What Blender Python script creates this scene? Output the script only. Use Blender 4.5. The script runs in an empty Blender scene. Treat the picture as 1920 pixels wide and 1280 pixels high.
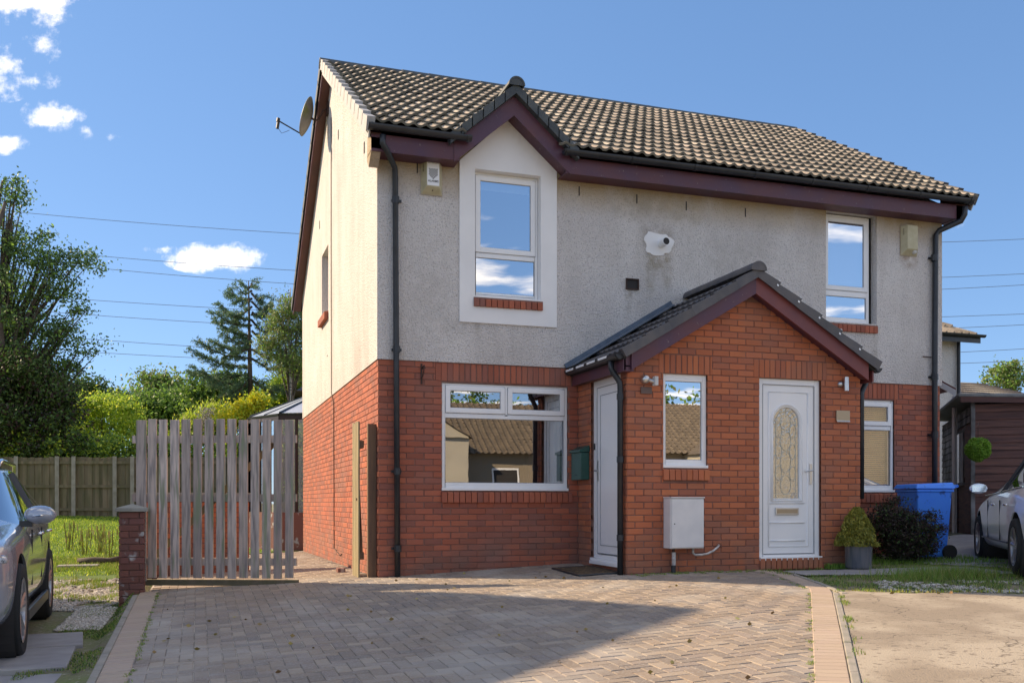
import bpy, bmesh, math, random
import numpy as np
from mathutils import Vector, Matrix
random.seed(7); rng = np.random.default_rng(7)
R = math.radians
scene = bpy.context.scene
col = scene.collection

# ---------------------------------------------------------------- camera
CAM = Vector((-2.07, -11.38, 0.902))
YAW = math.atan2(.314, .949)
FWD = Vector((math.sin(YAW), math.cos(YAW), 0)); RGT = Vector((math.cos(YAW), -math.sin(YAW), 0))
cam = bpy.data.cameras.new('camera'); camo = bpy.data.objects.new('camera', cam); col.objects.link(camo)
camo.location = CAM; camo.rotation_euler = (R(90), 0, -YAW)
cam.sensor_width = 36; cam.lens = 36 * 1779 / 1920; cam.shift_y = (942 - 640) / 1920
cam.clip_start = .05; cam.clip_end = 3000
scene.camera = camo

# ---------------------------------------------------------------- world, sun, exposure
SUN_AZ, SUN_EL = R(-51), R(32)
SUN = Vector((math.sin(SUN_AZ) * math.cos(SUN_EL), math.cos(SUN_AZ) * math.cos(SUN_EL), math.sin(SUN_EL)))
SKY_STRENGTH, SUN_STRENGTH, EXPOSURE = .15, 2.0, 1.82
world = bpy.data.worlds.new('World'); scene.world = world; world.use_nodes = True
nt = world.node_tree; N = nt.nodes; L = nt.links
sky = N.new('ShaderNodeTexSky'); sky.sky_type = 'NISHITA'; sky.sun_disc = False
sky.sun_elevation = SUN_EL; sky.sun_rotation = SUN_AZ % (2 * math.pi)
sky.altitude = 2500; sky.air_density = 1.0; sky.dust_density = 0.2; sky.ozone_density = 3.0
def wn(t, **k):
    n = N.new(t)
    for a, b in k.items(): setattr(n, a, b)
    return n
def wm(op, a, b=None, c=None):
    n = wn('ShaderNodeMath', operation=op)
    for i, v in enumerate((a, b, c)):
        if v is None: continue
        if isinstance(v, (int, float)): n.inputs[i].default_value = v
        else: L.new(v, n.inputs[i])
    return n.outputs[0]
tc = wn('ShaderNodeTexCoord'); sep = wn('ShaderNodeSeparateXYZ'); L.new(tc.outputs['Generated'], sep.inputs[0])
# clouds: soft noisy patches at fixed compass directions (tangent, height) plus unseen clouds added elsewhere to fill the shaded front
def dotn(v):
    n = wn('ShaderNodeVectorMath', operation='DOT_PRODUCT'); L.new(tc.outputs['Generated'], n.inputs[0]); n.inputs[1].default_value = v
    return n.outputs['Value']
fd = dotn(FWD); rd = dotn(RGT)
fs = wm('MAXIMUM', fd, .05)
U = wm('DIVIDE', rd, fs); V = wm('DIVIDE', sep.outputs[2], fs)
comb = wn('ShaderNodeCombineXYZ'); L.new(U, comb.inputs[0]); L.new(V, comb.inputs[1])
nz = wn('ShaderNodeTexNoise'); nz.inputs['Scale'].default_value = 34; nz.inputs['Detail'].default_value = 7; nz.inputs['Roughness'].default_value = .62
L.new(comb.outputs[0], nz.inputs['Vector'])
nz2 = wn('ShaderNodeTexNoise'); nz2.inputs['Scale'].default_value = 13; nz2.inputs['Detail'].default_value = 3
L.new(comb.outputs[0], nz2.inputs['Vector'])
CLOUDS = [(60, -10, 95, 52, 1.0), (10, 135, 60, 48, .55), (75, 85, 40, 35, .35), (100, 215, 52, 30, 1.0), (160, 247, 30, 14, .5), (60, 150, 60, 18, .6),
          (5, 268, 42, 20, .9), (305, 466, 32, 9, .6), (410, 484, 88, 27, 1.15), (372, 474, 50, 15, .6), (1800, 424, 42, 12, .35), (210, 258, 22, 8, .3)]
dens = None
for px, py, rx, ry, a in CLOUDS:
    u0, v0 = (px - 960) / 1779, (942 - py) / 1779
    du = wm('DIVIDE', wm('SUBTRACT', U, u0), rx / 1779); dv = wm('DIVIDE', wm('SUBTRACT', V, v0), ry / 1779)
    d = wm('SQRT', wm('ADD', wm('MULTIPLY', du, du), wm('MULTIPLY', dv, dv)))
    e = wm('MULTIPLY', wm('MAXIMUM', wm('SUBTRACT', 1.25, d), 0), a)
    dens = e if dens is None else wm('MAXIMUM', dens, e)
shape = wm('ADD', dens, wm('MULTIPLY', wm('SUBTRACT', nz.outputs[0], .5), 2.9))
shape = wm('ADD', shape, wm('MULTIPLY', wm('SUBTRACT', nz2.outputs[0], .5), .9))
m1 = wn('ShaderNodeMapRange', interpolation_type='SMOOTHSTEP'); L.new(shape, m1.inputs[0]); m1.inputs[1].default_value = .12; m1.inputs[2].default_value = 1.45
front = wm('GREATER_THAN', fd, .05); inside = wm('GREATER_THAN', dens, .02)
maskf = wm('MULTIPLY', wm('MULTIPLY', m1.outputs[0], front), inside)
# bright clouds added behind and above the camera to light the shaded house front
zs = wm('MAXIMUM', sep.outputs[2], .06)
cb = wn('ShaderNodeCombineXYZ'); L.new(wm('DIVIDE', sep.outputs[0], zs), cb.inputs[0]); L.new(wm('DIVIDE', sep.outputs[1], zs), cb.inputs[1])
nz3 = wn('ShaderNodeTexNoise'); nz3.inputs['Scale'].default_value = 1.3; nz3.inputs['Detail'].default_value = 7; L.new(cb.outputs[0], nz3.inputs['Vector'])
m2 = wn('ShaderNodeMapRange', interpolation_type='SMOOTHSTEP'); L.new(nz3.outputs[0], m2.inputs[0]); m2.inputs[1].default_value = .49; m2.inputs[2].default_value = .64
back = wm('MULTIPLY', wm('LESS_THAN', fd, .25), wm('GREATER_THAN', sep.outputs[2], .05))
mask = wm('MAXIMUM', maskf, wm('MULTIPLY', wm('MULTIPLY', m2.outputs[0], back), .8))
vp = wn('ShaderNodeVectorMath', operation='POWER'); L.new(sky.outputs[0], vp.inputs[0]); vp.inputs[1].default_value = (.66, .56, .50)   # even, clear-day sky over the whole dome
vm = wn('ShaderNodeVectorMath', operation='MULTIPLY'); L.new(vp.outputs[0], vm.inputs[0]); vm.inputs[1].default_value = (.295, .535, .95); skyc = vm.outputs[0]
mx = wn('ShaderNodeMix', data_type='RGBA'); L.new(mask, mx.inputs[0]); L.new(skyc, mx.inputs[6])
mx.inputs[7].default_value = (4.3, 4.4, 4.6, 1)
bg = N['Background']; L.new(mx.outputs[2], bg.inputs[0]); bg.inputs[1].default_value = SKY_STRENGTH
sl = bpy.data.lights.new('sun', 'SUN'); sl.energy = SUN_STRENGTH; sl.angle = R(.55); sl.color = (1, .89, .74)
so = bpy.data.objects.new('sun', sl); col.objects.link(so); so.location = (-20, 20, 30)
so.rotation_euler = SUN.to_track_quat('Z', 'Y').to_euler()
scene.view_settings.view_transform = 'Standard'; scene.view_settings.look = 'None'
scene.view_settings.exposure = EXPOSURE; scene.view_settings.gamma = 1; scene.view_settings.use_white_balance = True; scene.view_settings.white_balance_temperature = 8600; scene.view_settings.white_balance_tint = 12; scene.view_settings.use_curve_mapping = False
scene.render.resolution_x = 1024; scene.render.resolution_y = 682

# ---------------------------------------------------------------- helpers
def at(px, py, d):
    """a point at depth d metres along the street axis, from a bearing read off the photograph"""
    u, v = (px - 960) / 1779, (942 - py) / 1779
    return CAM + FWD * d + RGT * (u * d) + Vector((0, 0, v * d))
def sm(t):
    t = np.clip(t, 0, 1); return t * t * (3 - 2 * t)
def H(x, y):
    x = np.asarray(x, float); y = np.asarray(y, float)
    hx = np.where(x < 2.4, .05 * x, .12 + .02 * sm(x - 2.4)); hx = np.maximum(hx, -.17)
    core = hx + .03 * np.clip(y, -40, 0) - .011 * np.clip(y, 0, 9) + .6 * sm((y - 9) / 8)
    core = core + .25 * sm((x - 8.3) / 1.7) * sm((y + 1.5) / 2.5)
    left = np.where(y < 2, np.minimum(-.3, core - .03), -.3 + .055 * np.clip(y - 2, 0, 15))
    t = sm((x + 2.93) / .16)
    return left * (1 - t) + core * t
def h(x, y): return float(H(x, y))

class MB:
    def __init__(s): s.v = []; s.f = []; s.m = []
    def add(s, vs, fs, mi=0):
        b = len(s.v); s.v += [tuple(v) for v in vs]; s.f += [tuple(i + b for i in f) for f in fs]; s.m += [mi] * len(fs); return s
    def box(s, x0, x1, y0, y1, z0, z1, mi=0):
        return s.add([(x0, y0, z0), (x1, y0, z0), (x1, y1, z0), (x0, y1, z0), (x0, y0, z1), (x1, y0, z1), (x1, y1, z1), (x0, y1, z1)],
              [(0, 3, 2, 1), (4, 5, 6, 7), (0, 1, 5, 4), (1, 2, 6, 5), (2, 3, 7, 6), (3, 0, 4, 7)], mi)
    def quad(s, a, b, c, d, mi=0): return s.add([a, b, c, d], [(0, 1, 2, 3)], mi)
    def prism(s, poly, off, mi=0):
        n = len(poly); off = Vector(off); p = [Vector(q) for q in poly]
        vs = p + [q + off for q in p]
        fs = [tuple(range(n))[::-1], tuple(range(n, 2 * n))] + [(i, (i + 1) % n, n + (i + 1) % n, n + i) for i in range(n)]
        return s.add(vs, fs, mi)
    def tube(s, pts, r, n=8, mi=0, cap=True):
        pts = [Vector(p) for p in pts]; rr = r if isinstance(r, (list, tuple)) else [r] * len(pts)
        b = len(s.v)
        up = None
        for i, p in enumerate(pts):
            t = (pts[min(i + 1, len(pts) - 1)] - pts[max(i - 1, 0)]).normalized()
            if up is None: up = Vector((0, 0, 1)) if abs(t.z) < .9 else Vector((1, 0, 0))
            a = t.cross(up).normalized(); c = a.cross(t).normalized(); up = c
            for k in range(n):
                w = 2 * math.pi * k / n
                s.v.append(tuple(p + (a * math.cos(w) + c * math.sin(w)) * rr[i]))
        for i in range(len(pts) - 1):
            for k in range(n):
                s.f.append((b + i * n + k, b + i * n + (k + 1) % n, b + (i + 1) * n + (k + 1) % n, b + (i + 1) * n + k)); s.m.append(mi)
        if cap:
            s.f.append(tuple(b + k for k in range(n))[::-1]); s.m.append(mi)
            e = b + (len(pts) - 1) * n; s.f.append(tuple(e + k for k in range(n))); s.m.append(mi)
        return s
    def lathe(s, prof, c=(0, 0, 0), n=20, axis='z', mi=0):
        b = len(s.v); c = Vector(c)
        for r, z in prof:
            for k in range(n):
                w = 2 * math.pi * k / n; p = (r * math.cos(w), r * math.sin(w), z)
                if axis == 'y': p = (p[0], p[2], p[1])
                if axis == 'x': p = (p[2], p[0], p[1])
                s.v.append(tuple(c + Vector(p)))
        for i in range(len(prof) - 1):
            for k in range(n):
                s.f.append((b + i * n + k, b + i * n + (k + 1) % n, b + (i + 1) * n + (k + 1) % n, b + (i + 1) * n + k)); s.m.append(mi)
        return s
    def mesh(s, name, mats, smooth=False):
        me = bpy.data.meshes.new(name); me.from_pydata(s.v, [], s.f)
        for m in (mats if isinstance(mats, (list, tuple)) else [mats]): me.materials.append(m)
        if any(s.m): me.polygons.foreach_set('material_index', s.m)
        if smooth: me.polygons.foreach_set('use_smooth', [True] * len(me.polygons))
        me.update(); return me
    def build(s, name, mats, parent=None, smooth=False, bevel=0, kind=None):
        me = s.mesh(name, mats, smooth)
        if bevel or smooth:
            bm = bmesh.new(); bm.from_mesh(me); bmesh.ops.remove_doubles(bm, verts=bm.verts, dist=1e-5); bmesh.ops.recalc_face_normals(bm, faces=bm.faces); bm.to_mesh(me); bm.free()
        o = link(name, me, parent)
        if bevel:
            md = o.modifiers.new('bevel', 'BEVEL'); md.width = bevel; md.segments = 2; md.limit_method = 'ANGLE'; md.angle_limit = R(40)
        if kind: o['kind'] = kind
        return o
def link(name, me, parent=None, loc=None, rot=None):
    o = bpy.data.objects.new(name, me); col.objects.link(o)
    if loc is not None: o.location = loc
    if rot is not None: o.rotation_euler = rot
    if parent is not None:
        o.parent = parent
        if parent.type == 'EMPTY' and not parent.get('_local'): o.matrix_parent_inverse = Matrix.Translation(-parent.location)
    return o
def thing(name, label, cat, loc=(0, 0, 0), rz=0, group=None, local=False):
    o = bpy.data.objects.new(name, None); col.objects.link(o); o.location = loc; o.rotation_euler = (0, 0, rz); o.empty_display_size = .2
    o['label'] = label; o['category'] = cat
    if group: o['group'] = group
    if local: o['_local'] = 1
    return o
def tag(o, label, cat, group=None):
    o['label'] = label; o['category'] = cat
    if group: o['group'] = group
    return o
def dup(root, loc, rz=None, label=None):
    r = root.copy(); col.objects.link(r); r.location = loc
    if rz is not None: r.rotation_euler = (0, 0, rz)
    if label: r['label'] = label
    for ch in list(root.children):
        c = ch.copy(); col.objects.link(c); c.parent = r
        for g in ch.children:
            d = g.copy(); col.objects.link(d); d.parent = c
    return r
def fastmesh(name, verts, faces_n, mats, mi=None, smooth=False):
    """verts (N*k,3), every face uses faces_n consecutive vertices"""
    me = bpy.data.meshes.new(name); n = len(verts); nf = n // faces_n
    me.vertices.add(n); me.vertices.foreach_set('co', np.asarray(verts, np.float32).ravel())
    me.loops.add(n); me.loops.foreach_set('vertex_index', np.arange(n, dtype=np.int32))
    me.polygons.add(nf); me.polygons.foreach_set('loop_start', np.arange(0, n, faces_n, dtype=np.int32))
    for m in (mats if isinstance(mats, (list, tuple)) else [mats]): me.materials.append(m)
    if mi is not None: me.polygons.foreach_set('material_index', np.asarray(mi, np.int32))
    me.update(calc_edges=True); return me

# ---------------------------------------------------------------- materials
def mat(name, c, rough=.75, c2=None, ns=4., nlo=.35, nhi=.65, c3=None, ns3=40., lo3=.55, hi3=.6, ramp=None, val=0., bump=0., bs=60., bd=.01, metal=0., spec=.5,
        stretch=None, trans=0., coat=0., det=4):
    m = bpy.data.materials.new(name); m.use_nodes = True; t = m.node_tree; n = t.nodes; l = t.links; b = n['Principled BSDF']
    def new(tp, **k):
        q = n.new(tp)
        for a, v in k.items(): setattr(q, a, v)
        return q
    geo = new('ShaderNodeNewGeometry'); vec = geo.outputs['Position']
    if stretch:
        mp = new('ShaderNodeMapping'); mp.inputs['Scale'].default_value = stretch; l.new(vec, mp.inputs[0]); vec = mp.outputs[0]
    b.inputs['Roughness'].default_value = rough; b.inputs['Metallic'].default_value = metal; b.inputs['Specular IOR Level'].default_value = spec
    b.inputs['Coat Weight'].default_value = coat; b.inputs['Coat Roughness'].default_value = .05
    rnd = None
    if ramp or val:
        oi = new('ShaderNodeObjectInfo'); ad = new('ShaderNodeMath', operation='ADD'); l.new(oi.outputs['Random'], ad.inputs[0]); l.new(geo.outputs['Random Per Island'], ad.inputs[1])
        fr = new('ShaderNodeMath', operation='FRACT'); l.new(ad.outputs[0], fr.inputs[0]); rnd = fr.outputs[0]
    if ramp:
        cr = new('ShaderNodeValToRGB'); cr.color_ramp.interpolation = 'LINEAR'; e = cr.color_ramp.elements
        while len(e) < len(ramp): e.new(.5)
        for i, q in enumerate(ramp): e[i].position = i / (len(ramp) - 1); e[i].color = (*q, 1)
        l.new(rnd, cr.inputs[0]); cur = cr.outputs[0]
    else:
        rgb = new('ShaderNodeRGB'); rgb.outputs[0].default_value = (*c, 1); cur = rgb.outputs[0]
    def mixc(cur, c2, scale, lo, hi, d):
        nzz = new('ShaderNodeTexNoise'); nzz.inputs['Scale'].default_value = scale; nzz.inputs['Detail'].default_value = d; l.new(vec, nzz.inputs['Vector'])
        mr = new('ShaderNodeMapRange'); l.new(nzz.outputs[0], mr.inputs[0]); mr.inputs[1].default_value = lo; mr.inputs[2].default_value = hi
        mm = new('ShaderNodeMix', data_type='RGBA'); l.new(mr.outputs[0], mm.inputs[0]); l.new(cur, mm.inputs[6]); mm.inputs[7].default_value = (*c2, 1); return mm.outputs[2]
    if c2: cur = mixc(cur, c2, ns, nlo, nhi, det)
    if c3: cur = mixc(cur, c3, ns3, lo3, hi3, 3)
    if val and rnd:
        mr = new('ShaderNodeMapRange'); l.new(rnd, mr.inputs[0]); mr.inputs[3].default_value = 1 - val; mr.inputs[4].default_value = 1 + val
        hs = new('ShaderNodeHueSaturation'); l.new(mr.outputs[0], hs.inputs['Value']); l.new(cur, hs.inputs['Color']); cur = hs.outputs[0]
    l.new(cur, b.inputs['Base Color'])
    if bump:
        nb = new('ShaderNodeTexNoise'); nb.inputs['Scale'].default_value = bs; nb.inputs['Detail'].default_value = 5; l.new(vec, nb.inputs['Vector'])
        bp = new('ShaderNodeBump'); bp.inputs['Strength'].default_value = bump; bp.inputs['Distance'].default_value = bd
        l.new(nb.outputs[0], bp.inputs['Height']); l.new(bp.outputs[0], b.inputs['Normal'])
    if trans:
        tr = new('ShaderNodeBsdfTranslucent'); l.new(cur, tr.inputs[0]); ms = new('ShaderNodeMixShader'); ms.inputs[0].default_value = trans
        l.new(b.outputs[0], ms.inputs[1]); l.new(tr.outputs[0], ms.inputs[2]); l.new(ms.outputs[0], n['Material Output'].inputs[0])
    m['_c'] = 1
    return m
def glassmat(name, refl=.35, tint=(.75, .8, .85), bump=0.):
    m = bpy.data.materials.new(name); m.use_nodes = True; t = m.node_tree; n = t.nodes; l = t.links; n.remove(n['Principled BSDF'])
    g = n.new('ShaderNodeBsdfGlossy'); g.inputs['Roughness'].default_value = 0.0; g.inputs[0].default_value = (.95, .97, 1, 1)
    tr = n.new('ShaderNodeBsdfTransparent'); tr.inputs[0].default_value = (*tint, 1)
    fz = n.new('ShaderNodeLayerWeight'); fz.inputs[0].default_value = .35
    mr = n.new('ShaderNodeMapRange'); l.new(fz.outputs['Facing'], mr.inputs[0]); mr.inputs[3].default_value = refl; mr.inputs[4].default_value = 1
    ms = n.new('ShaderNodeMixShader'); l.new(mr.outputs[0], ms.inputs[0]); l.new(tr.outputs[0], ms.inputs[1]); l.new(g.outputs[0], ms.inputs[2]); l.new(ms.outputs[0], n['Material Output'].inputs[0])
    nb = n.new('ShaderNodeTexNoise'); nb.inputs['Scale'].default_value = 1.7 if not bump else 28; geo = n.new('ShaderNodeNewGeometry'); l.new(geo.outputs['Position'], nb.inputs['Vector'])
    bp = n.new('ShaderNodeBump'); bp.inputs['Strength'].default_value = .05 if not bump else bump; bp.inputs['Distance'].default_value = .01; l.new(nb.outputs[0], bp.inputs['Height']); l.new(bp.outputs[0], g.inputs['Normal'])
    return m

BRa = [(.20, .062, .042), (.29, .080, .046), (.25, .072, .045), (.34, .10, .052), (.22, .070, .05), (.15, .058, .048), (.30, .085, .048), (.26, .074, .044), (.12, .052, .045)]
BRPa = [(.29, .082, .042), (.37, .108, .050), (.32, .092, .046), (.42, .13, .058), (.27, .080, .046), (.19, .068, .05), (.36, .105, .05), (.33, .094, .046), (.23, .085, .05)]
BR = [(.72 * a * 1.62 + .28 * .36, .72 * b * 1.5 + .28 * .112, .72 * c * 1.35 + .28 * .072) for a, b, c in BRa]; BRP = [(.7 * a * 1.5 + .3 * .46, .7 * b * 1.45 + .3 * .14, .7 * c * 1.3 + .3 * .072) for a, b, c in BRPa]
M = {}
M['brick'] = mat('brick_face', BR[0], .85, ramp=BR, val=.12, c2=(.29, .13, .10), ns=1.1, nlo=.52, nhi=.8, bump=.5, bs=90, bd=.004)
M['brick_porch'] = mat('brick_face_porch', BR[0], .85, ramp=BRP, val=.12, c2=(.34, .15, .10), ns=1.3, nlo=.5, nhi=.8, bump=.5, bs=90, bd=.004)
M['mortar'] = mat('mortar', (.19, .085, .065), .95, c2=(.26, .14, .11), ns=6, bump=.3, bs=120, bd=.003)
M['upvc'] = mat('white_upvc', (.90, .89, .88), .28, c2=(.86, .86, .86), ns=3, spec=.4)
M['upvc_line'] = mat('seal_grey', (.28, .29, .31), .6)
M['white'] = mat('white_masonry_paint', (.90, .88, .86), .8, c2=(.84, .82, .80), ns=2.2, bump=.25, bs=50, bd=.004)
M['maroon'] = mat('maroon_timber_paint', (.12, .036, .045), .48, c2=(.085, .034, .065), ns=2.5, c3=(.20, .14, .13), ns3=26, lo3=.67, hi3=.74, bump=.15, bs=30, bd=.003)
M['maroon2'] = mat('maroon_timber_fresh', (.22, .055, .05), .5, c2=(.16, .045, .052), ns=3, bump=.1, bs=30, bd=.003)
M['soffit'] = mat('soffit_brown', (.15, .062, .05), .6, c2=(.11, .05, .045), ns=3)
M['black'] = mat('black_plastic', (.018, .021, .026), .38, c2=(.030, .034, .04), ns=6)
M['tile'] = mat('roof_tile_tan', (.34, .245, .165), .62, c2=(.27, .21, .15), ns=2.2, ramp=[(.47, .38, .28), (.55, .45, .34), (.40, .32, .24), (.50, .39, .30), (.58, .49, .37)], val=.18, c3=(.5, .43, .28), ns3=22, lo3=.6, hi3=.72, bump=.5, bs=110, bd=.004, spec=.6)
M['tile_dark'] = mat('roof_tile_charcoal', (.075, .075, .085), .6, c2=(.11, .10, .10), ns=6, val=.15, bump=.3, bs=100, bd=.004)
M['ridge'] = mat('ridge_tile_grey', (.045, .055, .062), .65, c2=(.075, .085, .085), ns=7, val=.15, bump=.4, bs=60, bd=.005)
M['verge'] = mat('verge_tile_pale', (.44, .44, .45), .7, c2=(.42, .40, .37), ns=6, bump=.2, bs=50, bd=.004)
M['lead'] = mat('lead_flashing', (.09, .125, .17), .42, c2=(.13, .17, .22), ns=9, metal=.35, bump=.3, bs=14, bd=.01)
M['cream'] = mat('cream_plastic', (.56, .50, .33), .45, c2=(.48, .42, .26), ns=12)
M['rust'] = mat('rusty_iron', (.06, .03, .022), .8)
M['green_metal'] = mat('dark_green_metal', (.012, .085, .065), .42, c2=(.010, .065, .05), ns=6)
M['steel'] = mat('brushed_steel', (.6, .6, .6), .3, metal=.9)
M['galv'] = mat('galvanised_pipe', (.62, .62, .62), .45, metal=.3, c2=(.4, .38, .36), ns=22)
M['brown_plate'] = mat('dull_brown_plate', (.14, .085, .07), .5)
M['beige_plate'] = mat('beige_plate', (.42, .33, .23), .35, metal=.4)
M['meter'] = mat('meter_box_white', (.74, .73, .72), .5, c2=(.66, .66, .66), ns=5, bump=.12, bs=20, bd=.004)
M['room'] = mat('room_wall', (.24, .22, .20), .9)
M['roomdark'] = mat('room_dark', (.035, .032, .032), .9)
M['curtain'] = mat('curtain_white', (.75, .75, .74), .9, trans=.3)
M['curtain_dark'] = mat('curtain_dark_red', (.07, .022, .026), .9)
M['blindwood'] = mat('blind_slat_wood', (.95, .58, .24), .5, c2=(.72, .42, .2), ns=3, stretch=(1, 1, 30))
M['rollerblind'] = mat('roller_blind_pale', (.62, .67, .70), .8)
M['glass'] = glassmat('window_glass', .42)
M['glass_hi'] = glassmat('window_glass_bright', .62)
M['glass_obs'] = glassmat('patterned_glass', .38, bump=.35)
M['leadcame'] = mat('lead_came', (.66, .64, .55), .5, metal=.2)
M['gatewood'] = mat('weathered_gate_board', (.2, .17, .15), .9, ramp=[(.50, .40, .34), (.62, .51, .44), (.40, .31, .27), (.55, .43, .36), (.68, .57, .50)], val=.12, c2=(.22, .19, .18), ns=3.5, nlo=.42, nhi=.72, c3=(.26, .28, .18), ns3=1.8, lo3=.56, hi3=.68, stretch=(9, 9, .8), bump=.5, bs=14, bd=.004)
M['leafwood'] = mat('gate_timber_pale', (.36, .30, .17), .85, c2=(.26, .2, .12), ns=3, stretch=(8, 8, .7), bump=.3, bs=14, bd=.003)
M['leafdark'] = mat('gate_timber_brown', (.20, .115, .065), .85, c2=(.14, .08, .05), ns=3, stretch=(8, 8, .7), bump=.3, bs=14, bd=.003)
M['fencewood'] = mat('fence_board', (.12, .09, .06), .9, ramp=[(.19, .15, .10), (.25, .20, .13), (.15, .12, .08), (.22, .17, .11)], val=.15, c2=(.12, .11, .06), ns=1.6, stretch=(5, 5, .8), bump=.3, bs=12, bd=.004)
M['concrete_post'] = mat('concrete_post', (.34, .33, .29), .9, c2=(.26, .25, .21), ns=7, bump=.3, bs=60, bd=.004)
PVa = [(.225, .185, .160), (.29, .235, .195), (.19, .165, .155), (.26, .205, .165), (.32, .265, .22), (.21, .172, .155), (.245, .20, .175)]
PV = [(a * 1.10, b * 1.04, c * .95) for a, b, c in PVa]
M['paver'] = mat('block_paver', PV[0], .85, ramp=PV, val=.10, c2=(.38, .335, .29), ns=1.1, nlo=.50, nhi=.72, c3=(.35, .31, .27), ns3=60, lo3=.5, hi3=.75, bump=.5, bs=130, bd=.003, det=7)
M['paver_red'] = mat('border_paver', PV[0], .85, ramp=[(.42, .32, .235), (.45, .345, .26), (.40, .30, .23), (.43, .33, .255)], val=.05, c2=(.44, .33, .27), ns=2, nlo=.5, nhi=.8, bump=.4, bs=130, bd=.003)
M['joint'] = mat('jointing_sand', (.58, .50, .41), .95, c2=(.20, .165, .13), ns=2.1, nlo=.42, nhi=.6, bump=.3, bs=100, bd=.004)
M['kerb'] = mat('concrete_kerb', (.34, .30, .255), .9, c2=(.26, .24, .20), ns=7, c3=(.16, .17, .1), ns3=3, lo3=.62, hi3=.72, bump=.5, bs=60, bd=.006)
M['concrete'] = mat('worn_concrete', (.28, .225, .17), .92, c2=(.40, .335, .26), ns=1.3, nlo=.44, nhi=.60, c3=(.20, .16, .125), ns3=20, lo3=.58, hi3=.68, bump=.7, bs=75, bd=.008, det=8)
def cracks(m_, sc, w_, c_):
    n_ = m_.node_tree.nodes; l_ = m_.node_tree.links; b_ = n_['Principled BSDF']; cur_ = b_.inputs['Base Color'].links[0].from_socket; g_ = n_.new('ShaderNodeNewGeometry')
    nz_ = n_.new('ShaderNodeTexNoise'); nz_.inputs['Scale'].default_value = 2.4; nz_.inputs['Detail'].default_value = 6; l_.new(g_.outputs['Position'], nz_.inputs['Vector'])
    ad_ = n_.new('ShaderNodeVectorMath'); ad_.operation = 'MULTIPLY_ADD'; l_.new(nz_.outputs[1], ad_.inputs[0]); ad_.inputs[1].default_value = (.9, .9, .9); l_.new(g_.outputs['Position'], ad_.inputs[2])
    vo = n_.new('ShaderNodeTexVoronoi'); vo.feature = 'DISTANCE_TO_EDGE'; vo.inputs['Scale'].default_value = sc; l_.new(ad_.outputs[0], vo.inputs['Vector'])
    mr_ = n_.new('ShaderNodeMapRange'); l_.new(vo.outputs['Distance'], mr_.inputs[0]); mr_.inputs[1].default_value = w_; mr_.inputs[2].default_value = 0
    mx_ = n_.new('ShaderNodeMix'); mx_.data_type = 'RGBA'; l_.new(mr_.outputs[0], mx_.inputs[0]); l_.new(cur_, mx_.inputs[6]); mx_.inputs[7].default_value = (*c_, 1); l_.new(mx_.outputs[2], b_.inputs['Base Color'])
cracks(M['concrete'], .55, .006, (.10, .08, .06))
M['slab'] = mat('grey_path_slab', (.33, .31, .30), .9, c2=(.26, .24, .24), ns=4, bump=.4, bs=70, bd=.004)
M['soil'] = mat('mossy_soil', (.20, .17, .10), .95, c2=(.16, .19, .06), ns=1.5, nlo=.42, nhi=.6, c3=(.34, .31, .24), ns3=18, lo3=.6, hi3=.7, bump=.8, bs=26, bd=.03)
M['lawn'] = mat('lawn_soil', (.09, .16, .025), .95, c2=(.07, .12, .03), ns=3, bump=.6, bs=30, bd=.03)
M['road'] = mat('asphalt', (.22, .20, .18), .9, c2=(.27, .25, .22), ns=5, bump=.5, bs=90, bd=.005)
M['stone'] = mat('gravel_stone', (.4, .36, .3), .85, ramp=[(.34, .30, .25), (.48, .45, .40), (.28, .24, .20), (.56, .53, .48), (.38, .31, .24)], val=.2)
M['grass'] = mat('grass_blade', (.08, .16, .03), .7, ramp=[(.11, .22, .03), (.17, .31, .04), (.22, .34, .05), (.14, .27, .04)], val=.2, trans=.35)
M['grass_dry'] = mat('grass_blade_dry', (.2, .2, .06), .8, ramp=[(.26, .29, .07), (.40, .36, .12), (.20, .26, .06), (.48, .42, .20)], val=.2, trans=.35)

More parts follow.
